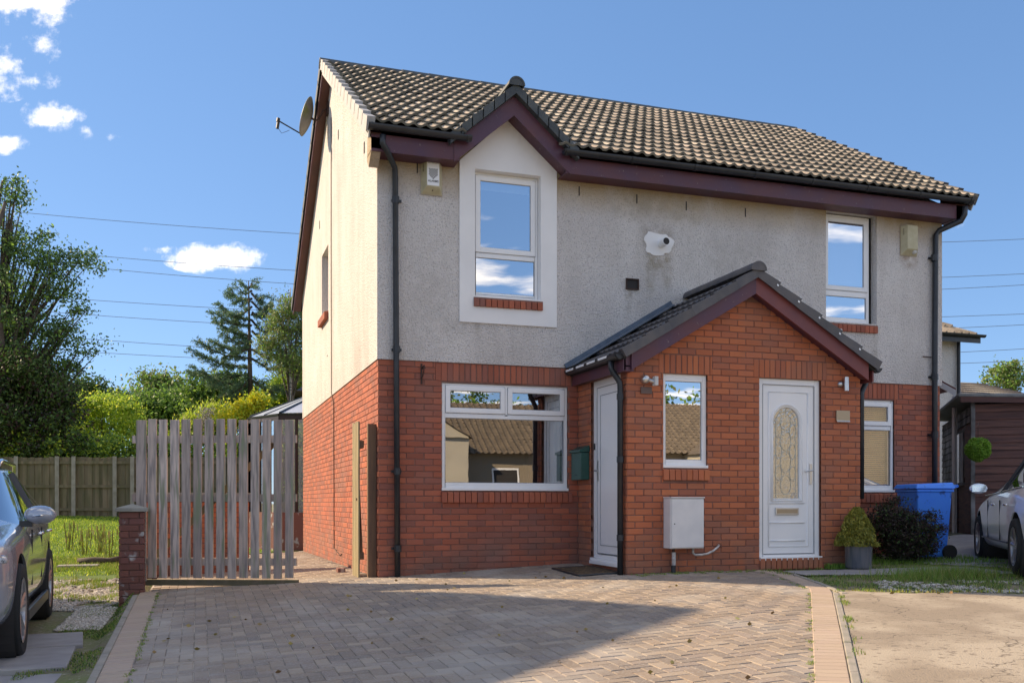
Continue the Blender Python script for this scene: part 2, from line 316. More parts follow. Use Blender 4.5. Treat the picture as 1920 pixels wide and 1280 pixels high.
# harling: pale roughcast with dark grit, weather stain under the eaves and below the flue
def harling():
    m = mat('roughcast_harling', (.70, .645, .61), .95, c2=(.78, .73, .69), ns=1.3, nlo=.35, nhi=.7, bump=1.0, bs=46, bd=.03)
    t = m.node_tree; n = t.nodes; l = t.links; b = n['Principled BSDF']; cur = b.inputs['Base Color'].links[0].from_socket
    geo = n.new('ShaderNodeNewGeometry'); pos = geo.outputs['Position']
    def noise(s, d=3, vec=None):
        q = n.new('ShaderNodeTexNoise'); q.inputs['Scale'].default_value = s; q.inputs['Detail'].default_value = d; l.new(vec or pos, q.inputs['Vector']); return q.outputs[0]
    def mr(v, a, c, lo=0, hi=1):
        q = n.new('ShaderNodeMapRange'); l.new(v, q.inputs[0]); q.inputs[1].default_value = a; q.inputs[2].default_value = c; q.inputs[3].default_value = lo; q.inputs[4].default_value = hi; return q.outputs[0]
    def mul(a, c):
        q = n.new('ShaderNodeMath'); q.operation = 'MULTIPLY'
        for i, v in enumerate((a, c)):
            if isinstance(v, (int, float)): q.inputs[i].default_value = v
            else: l.new(v, q.inputs[i])
        return q.outputs[0]
    def mix(f, a, c):
        q = n.new('ShaderNodeMix'); q.data_type = 'RGBA'; l.new(f, q.inputs[0]); l.new(a, q.inputs[6]); q.inputs[7].default_value = (*c, 1); return q.outputs[2]
    cur = mix(mul(mr(noise(75, 2), .56, .66), .62), cur, (.27, .235, .22))          # dark grit
    cur = mix(mul(mr(noise(45, 2), .60, .70), .5), cur, (.72, .68, .62))            # pale grit
    s = n.new('ShaderNodeSeparateXYZ'); l.new(pos, s.inputs[0])
    mp = n.new('ShaderNodeMapping'); mp.inputs['Scale'].default_value = (2.6, 2.6, .5); l.new(pos, mp.inputs[0])
    streak = noise(1, 4, mp.outputs[0])
    onfront = mr(s.outputs[1], .02, .0)
    st = mul(mul(mr(s.outputs[2], 4.60, 5.02), mr(streak, .05, .5)), onfront)
    cur = mix(mul(st, .9), cur, (.44, .31, .16))
    broad = mul(mr(noise(.9, 5, mp.outputs[0]), .45, .7), .35); cur = mix(broad, cur, (.46, .41, .37))
    low = mul(mul(mr(s.outputs[2], 3.3, 2.7), mr(streak, .42, .7)), .35); cur = mix(low, cur, (.30, .27, .24))
    # dirty halo and runs at the boiler flue
    cx = n.new('ShaderNodeCombineXYZ'); l.new(s.outputs[0], cx.inputs[0]); l.new(s.outputs[2], cx.inputs[1])
    def blob(x, z, rx, rz, c, k):
        nonlocal cur
        v = n.new('ShaderNodeVectorMath'); v.operation = 'SUBTRACT'; l.new(cx.outputs[0], v.inputs[0]); v.inputs[1].default_value = (x, z, 0)
        w = n.new('ShaderNodeVectorMath'); w.operation = 'DIVIDE'; l.new(v.outputs[0], w.inputs[0]); w.inputs[1].default_value = (rx, rz, 1)
        ln = n.new('ShaderNodeVectorMath'); ln.operation = 'LENGTH'; l.new(w.outputs[0], ln.inputs[0])
        f = mul(mul(mr(ln.outputs['Value'], 1.0, .35), mr(noise(9, 4), .35, .6)), mul(onfront, k)); cur = mix(f, cur, c)
    blob(3.73, 4.42, .33, .23, (.30, .24, .19), .7); blob(3.75, 4.12, .26, .26, (.33, .26, .17), .6); blob(3.62, 3.9, .09, .35, (.34, .27, .18), .5)
    blob(3.86, 3.95, .1, .35, (.34, .27, .18), .4); blob(3.3, 3.6, .07, .22, (.28, .22, .15), .7); blob(4.1, 4.8, .5, .28, (.36, .28, .18), .35); blob(7.8, 4.45, .2, .16, (.36, .22, .13), .6)
    blob(1.24, 3.2, .07, .3, (.36, .32, .27), .5); blob(6.45, 3.1, .10, .4, (.34, .30, .25), .5); blob(7.2, 3.05, .08, .45, (.34, .30, .25), .5); blob(5.0, 4.2, .9, .5, (.50, .46, .42), .4); blob(.6, 3.4, .5, .9, (.50, .46, .42), .35); blob(3.4, 4.85, .5, .3, (.34, .28, .2), .45); blob(1.0, 3.1, .25, .2, (.34, .31, .27), .4)
    l.new(cur, b.inputs['Base Color']); return m
M['harl'] = harling()

# ---------------------------------------------------------------- ground
def axis(pts):
    out = []
    for a, b, s in pts: out += list(np.arange(a, b, s))
    return np.array(sorted(set(np.round(out, 4))) + [pts[-1][1]])
gx = axis([(-600, -60, 60), (-60, -12, 4), (-12, -3.2, .5), (-3.2, -2.6, .05), (-2.6, 12, .35), (12, 60, 4), (60, 600, 60)])
gy = axis([(-600, -40, 60), (-40, -12, 4), (-12, 12, .35), (12, 60, 3), (60, 600, 60)])
DR_R = [(5.8, -1.30), (4.30, -1.30), (4.43, -1.66), (4.39, -2.03), (4.22, -2.56), (4.09, -2.95), (3.93, -3.37), (3.74, -3.66), (1.48, -6.83), (-.3, -9.3)]
def drive_right(y):
    if y > 0: return 0.0
    if y > -1.4: return 2.6 if y > -1.467 else 4.3
    ys = [p[1] for p in DR_R[1:]]; xs = [p[0] for p in DR_R[1:]]
    return float(np.interp(y, ys[::-1], xs[::-1]))
def in_drive(x, y, m=0.0):
    if y > 8.6 or y < -9.3: return False
    if y > 0: return -2.62 + m < x < -m
    if y > -1.467: return -2.62 + m < x < 2.6 - m
    return -2.62 + m < x < (4.3 if y > -1.5 else drive_right(y)) - m
GX, GY = np.meshgrid(gx, gy, indexing='ij'); GZ = H(GX, GY)
dmask = np.array([[in_drive(x, y, -.06) for y in gy] for x in gx])
GZ = GZ - .012 - .1 * dmask + np.where((np.abs(GX) > 60) | (np.abs(GY) > 60), -.6, 0)
nx, ny = GX.shape
gv = np.stack([GX, GY, GZ], -1).reshape(-1, 3)
idx = np.arange(nx * ny).reshape(nx, ny)
gf = np.stack([idx[:-1, :-1], idx[1:, :-1], idx[1:, 1:], idx[:-1, 1:]], -1).reshape(-1, 4)
me = bpy.data.meshes.new('ground'); me.from_pydata(gv.tolist(), [], gf.tolist()); me.materials.append(M['soil']); me.polygons.foreach_set('use_smooth', [True] * len(me.polygons))
g = link('ground', me); g['kind'] = 'structure'

def sheet(name, inside, x0, x1, y0, y1, s, dz, m, kind='structure', parent=None):
    mb = MB(); ids = {}
    X = np.arange(x0, x1 + s * .5, s); Y = np.arange(y0, y1 + s * .5, s)
    def vid(i, j):
        if (i, j) not in ids:
            ids[(i, j)] = len(mb.v); mb.v.append((X[i], Y[j], h(X[i], Y[j]) + dz))
        return ids[(i, j)]
    for i in range(len(X) - 1):
        for j in range(len(Y) - 1):
            if inside((X[i] + X[i + 1]) / 2, (Y[j] + Y[j + 1]) / 2):
                mb.f.append((vid(i, j), vid(i + 1, j), vid(i + 1, j + 1), vid(i, j + 1))); mb.m.append(0)
    o = mb.build(name, m, parent, smooth=True)
    if kind: o['kind'] = kind
    return o
drive = sheet('driveway', lambda x, y: in_drive(x, y, -.02), -2.62, 4.6, -9.3, 8.6, .1, -.007, M['joint'])

# block paving: 90 degree herringbone of 200 x 100 blocks, plus a reddish soldier border
def block_mesh(lx, ly, t=.05, c=.005):
    a, b = lx / 2, ly / 2
    v = [(-a, -b, -t), (a, -b, -t), (a, b, -t), (-a, b, -t), (-a, -b, -c), (a, -b, -c), (a, b, -c), (-a, b, -c), (-a + c, -b + c, 0), (a - c, -b + c, 0), (a - c, b - c, 0), (-a + c, b - c, 0)]
    f = [(0, 1, 5, 4), (1, 2, 6, 5), (2, 3, 7, 6), (3, 0, 4, 7), (4, 5, 9, 8), (5, 6, 10, 9), (6, 7, 11, 10), (7, 4, 8, 11), (8, 9, 10, 11)]
    return v, f
pav = []
U0 = .1
for i in range(-60, 90):
    for j in range(-110, 100):
        # herringbone on unit cells: diagonal stair pattern
        k = (i - j) % 4
        if k == 0: cx, cy, ang = (i + 1) * U0, (j + .5) * U0, 0      # horizontal block covers (i,j),(i+1,j)
        elif k == 3: cx, cy, ang = (i + .5) * U0, (j + 1) * U0, 90    # vertical block covers (i,j),(i,j+1)
        else: continue
        x, y = cx, cy
        if x < -2.57 or x > 4.6 or y < -8.2 or y > 8.5: continue
        if not in_drive(x, y, .02): continue
        if y < -1.6 and x > drive_right(y) - .19: continue
        
        pav.append((x, y, ang))
def ptilt(x, y):
    e = .05; gxx = (h(x + e, y) - h(x - e, y)) / (2 * e); gyy = (h(x, y + e) - h(x, y - e)) / (2 * e); return gxx, gyy
def place_block(x, y, ang, dz=0):
    gxx, gyy = ptilt(x, y); nrm = Vector((-gxx, -gyy, 1)).normalized()
    return Matrix.Translation((x, y, h(x, y) + dz)) @ (Vector((0, 0, 1)).rotation_difference(nrm)).to_matrix().to_4x4() @ Matrix.Rotation(R(ang), 4, 'Z') @ Matrix.Rotation(random.gauss(0, .006), 4, 'X') @ Matrix.Rotation(random.gauss(0, .009), 4, 'Y')
def dist(p): return (Vector(p) - CAM).length
vis = [p for p in pav if (Vector((p[0], p[1], 0)) - CAM).dot(FWD) > 5.3]
vis.sort(key=lambda p: dist((p[0], p[1], h(p[0], p[1]))))
v0, f0 = block_mesh(.196, .096)
pm = bpy.data.meshes.new('paver'); pm.from_pydata(v0, [], f0); pm.materials.append(M['paver'])
near = vis[:300]
for p in near:
    o = link('paver', pm, drive); o.matrix_local = place_block(*p, random.uniform(-.0015, .002))
ns = set(near); mb = MB()
for p in pav:
    if p in ns: continue
    mt = place_block(*p, random.uniform(-.0015, .002)); mb.add([mt @ Vector(q) for q in v0], f0)
mb.build('paver_field', M['paver'], drive, kind='stuff')
bm_ = bpy.data.meshes.new('border_paver'); vb, fb = block_mesh(.196, .096); bm_.from_pydata(vb, [], fb); bm_.materials.append(M['paver_red'])
for i in range(88):                                            # left border, blocks laid across
    y = .42 - i * .1
    o = link('border_paver', bm_, drive); o.matrix_local = place_block(-2.61, y, 0, .003)
d = Vector((1.48 - 3.74, -6.83 + 3.66)).normalized(); nn = Vector((d.y, -d.x)); ang = math.degrees(math.atan2(nn.y, nn.x))
edge = [(4.30, -1.52)] + [p for p in DR_R[2:]]
def walk(pts, step, off):
    out = []; pts = [Vector(p) for p in pts]; acc = step / 2
    for a, b in zip(pts, pts[1:]):
        Ls = (b - a).length; t = (b - a) / Ls; n = Vector((t.y, -t.x))
        while acc < Ls: out.append((a + t * acc + n * off, math.degrees(math.atan2(n.y, n.x)))); acc += step
        acc -= Ls
    return out
for p, a in walk(edge, .1, .10 * 1):
    if p.y > -8.3: o = link('border_paver', bm_, drive); o.matrix_local = place_block(p.x, p.y, a, .006)
kb = thing('kerb_edging', 'grey concrete edging kerb along the open outer side of the block paved drive', 'kerb', (0, 0, 0))
def kerbline(pts, name, off, w=.055, up=.012, dn=.3, Ls=.9):
    for p, a in walk(pts, Ls, off):
        m = Matrix.Translation((p.x, p.y, h(p.x, p.y))) @ Matrix.Rotation(R(a), 4, 'Z')
        sl = (h(p.x - .4 * math.sin(R(a)), p.y + .4 * math.cos(R(a))) - h(p.x + .4 * math.sin(R(a)), p.y - .4 * math.cos(R(a)))) / .8
        b = MB(); q = [(-w / 2, -Ls / 2 + .004), (w / 2, -Ls / 2 + .004), (w / 2, Ls / 2 - .004), (-w / 2, Ls / 2 - .004)]
        vs = [m @ Vector((x, y, z + sl * y)) for z in (-dn, up) for x, y in q]
        b.add(vs, [(0, 3, 2, 1), (4, 5, 6, 7), (0, 1, 5, 4), (1, 2, 6, 5), (2, 3, 7, 6), (3, 0, 4, 7)]); b.build('kerb_stone', M['kerb'], kb2, bevel=.008)
# only the right hand run and the left hand run, each a thing of its own
kb2 = kb; kb['label'] = 'concrete edging strip between the block paved drive and the worn concrete drive'
kerbline(edge[2:], 'kerb', -.03)
kb2 = thing('kerb_edging', 'grey edging strip along the drive beside the mossy ground and the parked grey car', 'kerb', (0, 0, 0))
kerbline([(-2.735, -9), (-2.735, .40)], 'kerb', 0, up=.012, dn=.22)

def right_of_edge(x, y):
    return y > -9 and x > (drive_right(y) + .27 if y < -3.3 else 4.3)
def line_y(x): return -3.55 - .30 * (x - 4.3) * .9
def ytop(x): return -3.62 - .28 * (x - 4.0) + .05 * math.sin(x * 5) + .02 * math.sin(x * 17)
cd = MB(); NU, NV = 60, 60
for jv in range(NV + 1):
    for iu in range(NU + 1):
        u = (iu / NU) ** 1.6; x0_ = 3.95 + 12 * u; y_ = ytop(x0_) + (-9.3 - ytop(x0_)) * jv / NV; xl = drive_right(max(y_, -9.2)) + .075; x_ = xl + (16 - xl) * u
        cd.v.append((x_, y_, h(x_, y_) + .004))
for jv in range(NV):
    for iu in range(NU): a = jv * (NU + 1) + iu; cd.f.append((a, a + NU + 1, a + NU + 2, a + 1)); cd.m.append(0)
cd.build('concrete_driveway', M['concrete'], smooth=True)['kind'] = 'structure'
sheet('path', lambda x, y: 4.45 < x < 7.2 and -2.25 - .18 * (x - 4.6) < y < -1.72, 4.3, 8, -3.2, -1.3, .08, .010, M['slab'])
sheet('parking_area', lambda x, y: x > 7.3 + .4 * math.sin(y * 2) and y > -3.0 - .2 * (x - 7.3) and y < 1.2, 7, 16, -6, 1.4, .2, .004, M['slab'])
sheet('lawn', lambda x, y: (y > 3.2 + .5 * math.sin(x * 1.7) and x < -3.0) or (y > 9 and -3.0 <= x < 12), -12, 12, 2, 17.8, .3, .004, M['lawn'])
sheet('road', lambda x, y: True, -60, 60, -28, -12, 2.0, .02, M['road'])
# flagstones under the grey car
def slab_at(cx, cy, lx, ly, rz):
    b = MB(); m = Matrix.Translation((cx, cy, h(cx, cy))) @ Matrix.Rotation(R(rz), 4, 'Z')
    q = [(-lx / 2, -ly / 2), (lx / 2, -ly / 2), (lx / 2, ly / 2), (-lx / 2, ly / 2)]
    b.add([m @ Vector((x, y, z)) for z in (-.05, .022) for x, y in q], [(0, 3, 2, 1), (4, 5, 6, 7), (0, 1, 5, 4), (1, 2, 6, 5), (2, 3, 7, 6), (3, 0, 4, 7)])
    return b
sp = thing('paved_car_stand', 'row of large concrete slabs under the parked grey car', 'paving')
for cx, cy, lx, ly, rz in [(-3.55, -3.35, 1.1, 1.05, 3), (-3.6, -4.45, 1.2, 1.05, -2), (-3.5, -2.35, .95, .85, 6), (-4.7, -3.4, 1.1, 1.05, 0), (-4.8, -4.5, 1.1, 1.05, 0), (-3.4, -5.6, 1.2, 1.1, 2)]:
    slab_at(cx, cy, lx, ly, rz).build('paving_slab', M['slab'], sp, bevel=.01)

# ---------------------------------------------------------------- brickwork
BRICKS = []     # (priority, centre, rotz, L, H, depth, material key, wall)
def brick(wall, mk, O, rz, u0, u1, z0, z1, proud=.007):
    ca, sa = math.cos(rz), math.sin(rz); u = (u0 + u1) / 2
    c = Vector((O[0] + ca * u, O[1] + sa * u, (z0 + z1) / 2))
    BRICKS.append((c, rz, u1 - u0, z1 - z0, proud, mk, wall))
def courses(wall, mk, O, rz, u0, u1, z0, ztop, holes=(), lim=None, phase=0., zbase=2.634):
    """stretcher bond on the plane through O with u along rz; holes (ua, ub, za, zb)"""
    k = int(round((zbase - z0) / .075)) + 1; kmin = int(math.floor((zbase - ztop) / .075)) - 1
    for i in range(kmin, k):
        za = zbase - (i + 1) * .075 + .005; zb = zbase - i * .075 - .005
        if zb > ztop + .002 or za < z0 - .07: continue
        a0, b0 = (u0, u1) if lim is None else lim(za, zb, u0, u1)
        if b0 - a0 < .03: continue
        iv = [(a0, b0)]
        for ha, hb, hz0, hz1 in holes:
            if zb - .012 > hz0 and za + .012 < hz1:
                n2 = []
                for a, b in iv:
                    if hb <= a or ha >= b: n2.append((a, b)); continue
                    if ha - a > .01: n2.append((a, ha))
                    if b - hb > .01: n2.append((hb, b))
                iv = n2
        off = phase + (.1125 if i % 2 else 0)
        for a, b in iv:
            s = math.floor((a - off) / .225) * .225 + off
            while s < b:
                p, q = max(s, a), min(s + .215, b)
                if q - p > .022: brick(wall, mk, O, rz, p, q, za, zb, .007 + random.uniform(-.0015, .002))
                s += .225
def soldiers(wall, mk, O, rz, u0, u1, z0, z1):
    u = u0
    while u < u1 - .02: brick(wall, mk, O, rz, u, min(u + .065, u1), z0, z1, .007 + random.uniform(-.001, .002)); u += .075
def brick_geo(Lb, Hb, pr, c=.0035, back=.02):
    a, b = Lb / 2, Hb / 2
    v = [(-a, back, -b), (a, back, -b), (a, back, b), (-a, back, b), (-a, -pr + c, -b), (a, -pr + c, -b), (a, -pr + c, b), (-a, -pr + c, b),
         (-a + c, -pr, -b + c), (a - c, -pr, -b + c), (a - c, -pr, b - c), (-a + c, -pr, b - c)]
    f = [(0, 1, 5, 4), (1, 2, 6, 5), (2, 3, 7, 6), (3, 0, 4, 7), (4, 5, 9, 8), (5, 6, 10, 9), (6, 7, 11, 10), (7, 4, 8, 11), (8, 9, 10, 11)]
    return v, f
def panel(mb, O, rz, u0, u1, z0, z1, holes, off, depth, mi=0, edges=True):
    """wall face on plane through O (outward = -y turned by rz) at outward offset off, reveals of the given depth"""
    us = sorted({u0, u1, *[min(max(q, u0), u1) for hh in holes for q in hh[:2]]}); zs = sorted({z0, z1, *[min(max(q, z0), z1) for hh in holes for q in hh[2:]]})
    ca, sa = math.cos(rz), math.sin(rz); nx_, ny_ = sa, -ca
    P = lambda u, z, o: (O[0] + ca * u + nx_ * o, O[1] + sa * u + ny_ * o, z)
    for a, b in zip(us, us[1:]):
        for c, d_ in zip(zs, zs[1:]):
            um, zm = (a + b) / 2, (c + d_) / 2
            if any(q[0] < um < q[1] and q[2] < zm < q[3] for q in holes): continue
            mb.quad(P(a, c, off), P(b, c, off), P(b, d_, off), P(a, d_, off), mi)
    for a, b, c, d_ in holes:
        i = off - depth
        mb.quad(P(a, c, off), P(a, d_, off), P(a, d_, i), P(a, c, i), mi); mb.quad(P(b, c, off), P(b, c, i), P(b, d_, i), P(b, d_, off), mi)
        mb.quad(P(a, d_, off), P(b, d_, off), P(b, d_, i), P(a, d_, i), mi); mb.quad(P(a, c, off), P(a, c, i), P(b, c, i), P(b, c, off), mi)
    if edges:
        mb.quad(P(u0, z0, off), P(u0, z0, 0), P(u1, z0, 0), P(u1, z0, off), mi)

# ---------------------------------------------------------------- the pair of houses
house = thing('semi_detached_house', 'two storey pair of homes, red brick below pale roughcast, tiled roof and shared brick porch', 'house')
XW, YW, ZB = 8.385, 8.6, 2.634
W1 = (.785, 2.45, 1.075, 2.385); W2 = (1.198, 2.068, 3.475, 5.05); W3 = (6.372, 7.24, 3.475, 5.04); W4 = (5.92, 7.56, 1.075, 2.385)
PW = (3.06, 3.64, 1.33, 2.405); PD = (4.345, 5.222, .235, 2.408); SD = (.419, 1.30, .17, 2.41)
PX0, PX1, PY = 2.6, 5.8, -1.467
SLP = 2.65 / 4.43; RY, RZ = 4.05, 7.95; EZ, EY = 5.30, -.38; TH = math.atan(SLP)
front = MB(); panel(front, (0, 0), 0, 0, XW, -.7, ZB, [W1, W4, (PX0 + .1, PX1 - .1, -.7, 2.3)], 0, .12, edges=False)
front.quad((0, 0, -.7), (0, YW, -.7), (0, YW, ZB), (0, 0, ZB)); front.quad((XW, 0, -.7), (XW, YW, -.7), (XW, YW, ZB), (XW, 0, ZB)); front.quad((0, YW, -.7), (XW, YW, -.7), (XW, YW, 5.1), (0, YW, 5.1))
front.quad((XW, 0, ZB), (XW, YW, ZB), (XW, YW, 5.2), (XW, 0, 5.2))
wall = front.build('brick_wall', M['mortar'], house)
LINT = (.70, 2.53, 2.40, 2.634)
courses(wall, 'brick', (0, 0), 0, 0, 2.60, -.05, ZB, [(W1[0], W1[1], .905, W1[3]), LINT])
soldiers(wall, 'brick', (0, 0), 0, .705, 2.525, 2.405, 2.625)
courses(wall, 'brick', (0, 0), 0, 5.8, XW, .02, ZB, [(W4[0], W4[1], .905, W4[3]), (5.83, 7.64, 2.40, 2.634)], phase=.06)
soldiers(wall, 'brick', (0, 0), 0, 5.835, 7.635, 2.405, 2.625)
courses(wall, 'brick', (0, 0), R(-90), -YW, 0, -.2, ZB, [], phase=.11)
# porch walls
pm_ = MB()
panel(pm_, (0, PY), 0, PX0, PX1, -.5, 2.42, [PW, PD], 0, .10, edges=False)
pm_.add([(PX0, PY, 2.42), (PX1, PY, 2.42), (4.2, PY, 3.42)], [(0, 1, 2)])
panel(pm_, (PX0, 0), R(-90), 0, 1.467, -.5, 2.45, [SD], 0, .10, edges=False)
pm_.quad((PX1, PY, -.5), (PX1, 0, -.5), (PX1, 0, 2.45), (PX1, PY, 2.45))
pwall = pm_.build('porch_wall', M['mortar'], house)
def plim(za, zb, u0, u1):
    w = (3.42 - (za + zb) / 2) / .6; return max(u0, 4.2 - w), min(u1, 4.2 + w)
courses(pwall, 'brick_porch', (0, PY), 0, PX0, PX1, .02, 3.36, [(PW[0], PW[1], 1.165, PW[3]), PD, (3.0, 3.70, 2.405, 2.63), (4.27, 5.30, 2.405, 2.63)], plim)
soldiers(pwall, 'brick_porch', (0, PY), 0, 3.0, 3.70, 2.41, 2.625); soldiers(pwall, 'brick_porch', (0, PY), 0, 4.27, 5.30, 2.41, 2.625)
courses(pwall, 'brick_porch', (PX0, 0), R(-90), 0, 1.467, .02, 2.45, [SD], phase=.02)
soldiers(pwall, 'brick_porch', (0, PY - .03), 0, PD[0], PD[1], .10, .232)

# roughcast upper walls
hm = MB()
panel(hm, (0, 0), 0, -.022, XW + .022, ZB, 5.32, [(W2[0] - .015, W2[1] + .015, W2[2] - .015, W2[3] + .015), W3], .022, .13)
panel(hm, (0, 0), R(-90), -YW, .022, ZB, 5.22, [(-5.35, -4.50, 4.10, 5.185)], .022, .16)
gz = lambda y: 5.22 + (y + .0) * (7.83 - 5.22) / RY if y < RY else 7.83 - (y - RY) * (7.83 - 5.12) / (YW - RY)
hm.add([(-.022, -.022, 5.22), (-.022, YW, 5.22), (-.022, RY, 7.83)], [(0, 2, 1)])
hm.add([(XW + .022, -.022, 5.32), (XW + .022, YW, 5.22), (XW + .022, RY, 7.83)], [(0, 1, 2)])
hw = hm.build('roughcast_wall', M['harl'], house)
# smooth painted surround of the upper left window rising into the gablet
sb = MB(); panel(sb, (0, 0), 0, 1.0, 2.286, 3.14, 5.13, [W2], .042, .115)
sb.add([(1.0, -.042, 5.13), (2.286, -.042, 5.13), (1.643, -.042, 5.74), (1.0, 0, 5.13), (2.286, 0, 5.13), (1.643, 0, 5.74)], [(0, 1, 2), (0, 2, 5, 3), (1, 4, 5, 2)])
for xe in (1.0, 2.286): sb.quad((xe, -.042, 3.14), (xe, 0, 3.14), (xe, 0, 5.13), (xe, -.042, 5.13))
sb.build('window_surround', M['white'], house)
# small slots (cavity vents) in the roughcast and bricks
for x, z in [(2.60, 4.92), (3.42, 4.90), (4.15, 4.88), (5.06, 4.88), (.47, 4.98)]:
    MB().box(x - .006, x + .006, -.030, -.02, z - .06, z + .06).build('weep_vent', M['roomdark'], hw)
for x, y, z in [(-.028, 5.65, 5.82), (-.028, 3.3, 6.55), (-.028, .9, 5.5), (-.028, 4.6, 3.35)]:
    MB().box(x, x + .01, y - .03, y + .03, z - (.07 if z > 5 else .008), z + (.07 if z > 5 else .008)).build('weep_vent', M['roomdark'], hw)

# brick sills
def sill(parent, x0, x1, y, z0, z1, out, name='window_sill', mk='brick', rz=0):
    base = MB().box(x0, x1, y - .004, y + .1, z0 + .004, z1 - .012).build(name, M['mortar'], parent)
    x = x0
    while x < x1 - .02:
        w = min(.068, x1 - x)
        MB().add([(x, y - out, z0), (x + w, y - out, z0), (x + w, y + .05, z0), (x, y + .05, z0), (x, y - out, z1 - .035), (x + w, y - out, z1 - .035), (x + w, y + .08, z1), (x, y + .08, z1)],
                 [(0, 3, 2, 1), (4, 5, 6, 7), (0, 1, 5, 4), (1, 2, 6, 5), (2, 3, 7, 6), (3, 0, 4, 7)]).build('sill_brick', M[mk], base, bevel=.004)
        x += .076
    return base
sill(house, .775, 2.50, 0, .905, 1.062, .045); sill(house, 5.90, 7.60, 0, .905, 1.062, .045)
sill(house, 1.18, 2.095, -.042, 3.34, 3.468, .03); sill(house, 6.33, 7.255, -.022, 3.34, 3.468, .035)
sill(house, 3.05, 3.655, PY, 1.165, 1.318, .04, mk='brick_porch')
s_ = sill(house, 0, .92, 0, 3.95, 4.10, .07); s_.rotation_euler = (0, 0, R(-90)); s_.location = (-.02, 5.40, 0)

# rooms behind the glass
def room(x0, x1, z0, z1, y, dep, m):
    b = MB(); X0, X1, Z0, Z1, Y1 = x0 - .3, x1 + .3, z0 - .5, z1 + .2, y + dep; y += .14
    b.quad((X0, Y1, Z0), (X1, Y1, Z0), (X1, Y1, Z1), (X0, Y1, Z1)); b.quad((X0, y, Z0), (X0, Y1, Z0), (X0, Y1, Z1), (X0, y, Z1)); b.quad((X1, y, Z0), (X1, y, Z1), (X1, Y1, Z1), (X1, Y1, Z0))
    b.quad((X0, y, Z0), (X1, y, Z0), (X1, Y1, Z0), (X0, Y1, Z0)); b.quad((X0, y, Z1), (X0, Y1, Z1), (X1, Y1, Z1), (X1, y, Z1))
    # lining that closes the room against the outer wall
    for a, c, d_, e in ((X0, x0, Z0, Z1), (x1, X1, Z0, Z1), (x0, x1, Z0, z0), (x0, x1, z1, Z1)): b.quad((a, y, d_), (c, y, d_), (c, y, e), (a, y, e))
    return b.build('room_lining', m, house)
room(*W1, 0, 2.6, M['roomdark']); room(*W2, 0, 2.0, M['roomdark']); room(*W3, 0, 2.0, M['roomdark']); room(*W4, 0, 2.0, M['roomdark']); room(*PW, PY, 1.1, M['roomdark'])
def curtain(x0, x1, z0, z1, y, m, amp=.03, per=.075):
    b = MB(); n = int((x1 - x0) / .012); pts = [(x0 + (x1 - x0) * i / n, y + amp * math.sin(i * .012 / per * 2 * math.pi) + .006 * math.sin(i * 1.7)) for i in range(n + 1)]
    for p, q in zip(pts, pts[1:]): b.quad((p[0], p[1], z0), (q[0], q[1], z0), (q[0], q[1], z1), (p[0], p[1], z1))
    return b.build('curtain', m, house, smooth=False)
curtain(2.22, 2.43, 1.0, 2.4, .26, M['curtain']); curtain(2.03, 2.2, 1.0, 2.4, .32, M['curtain_dark'], .02); curtain(.79, .90, 1.0, 2.4, .24, M['curtain'])
bl = MB()
for i in range(46): 
    z = 1.10 + i * .0285; bl.add([(5.98, .13, z), (7.52, .13, z), (7.52, .152, z + .022), (5.98, .152, z + .022)], [(0, 1, 2, 3)])
bl.build('venetian_blind', M['blindwood'], house)
MB().box(6.40, 7.16, .14, .145, 3.9, 4.98).build('roller_blind', M['rollerblind'], house)
MB().box(1.24, 2.02, .16, .165, 4.86, 4.97).build('roller_blind', M['rollerblind'], house)

# windows
def window(x0, x1, z0, z1, y, cells, glass, cill=True, fw=.045, parent=house):
    f = MB(); f.box(x0, x0 + fw, y, y + .07, z0, z1); f.box(x1 - fw, x1, y, y + .07, z0, z1); f.box(x0 + fw, x1 - fw, y, y + .07, z0, z0 + fw); f.box(x0 + fw, x1 - fw, y, y + .07, z1 - fw, z1)
    for c in cells:
        for bar in c.get('bars', []): f.box(*bar[:2], y + .001, y + .07, *bar[2:])
    w = f.build('window', M['upvc'], parent, bevel=.004)
    if cill: MB().box(x0 - .005, x1 + .005, y - .045, y + .0, z0 - .022, z0 + .012).build('cill', M['upvc'], w, bevel=.004)
    for c in cells:
        a, b, c0, c1 = c['r']
        if c.get('sash'):
            s = MB(); sw = c['sash']; yy = y - .014
            s.box(a, a + sw, yy, y + .02, c0, c1); s.box(b - sw, b, yy, y + .02, c0, c1); s.box(a + sw, b - sw, yy, y + .02, c0, c0 + sw); s.box(a + sw, b - sw, yy, y + .02, c1 - sw, c1)
            s.build('sash', M['upvc'], w, bevel=.005)
            q = MB(); e = .006
            q.box(a - e, b + e, y - .002, y - .0005, c0 - e, c0); q.box(a - e, b + e, y - .002, y - .0005, c1, c1 + e); q.box(a - e, a, y - .002, y - .0005, c0, c1); q.box(b, b + e, y - .002, y - .0005, c0, c1)
            q.build('seal', M['upvc_line'], w)
            a, b, c0, c1, gy = a + sw, b - sw, c0 + sw, c1 - sw, y + .006
        else: gy = y + .022
        q = MB(); e = .006
        q.box(a, b, gy - .004, gy, c0, c0 + e); q.box(a, b, gy - .004, gy, c1 - e, c1); q.box(a, a + e, gy - .004, gy, c0 + e, c1 - e); q.box(b - e, b, gy - .004, gy, c0 + e, c1 - e)
        q.build('gasket', M['upvc_line'], w)
        MB().quad((a, gy, c0), (b, gy, c0), (b, gy, c1), (a, gy, c1)).build('pane', c.get('glass', glass), w)
    return w
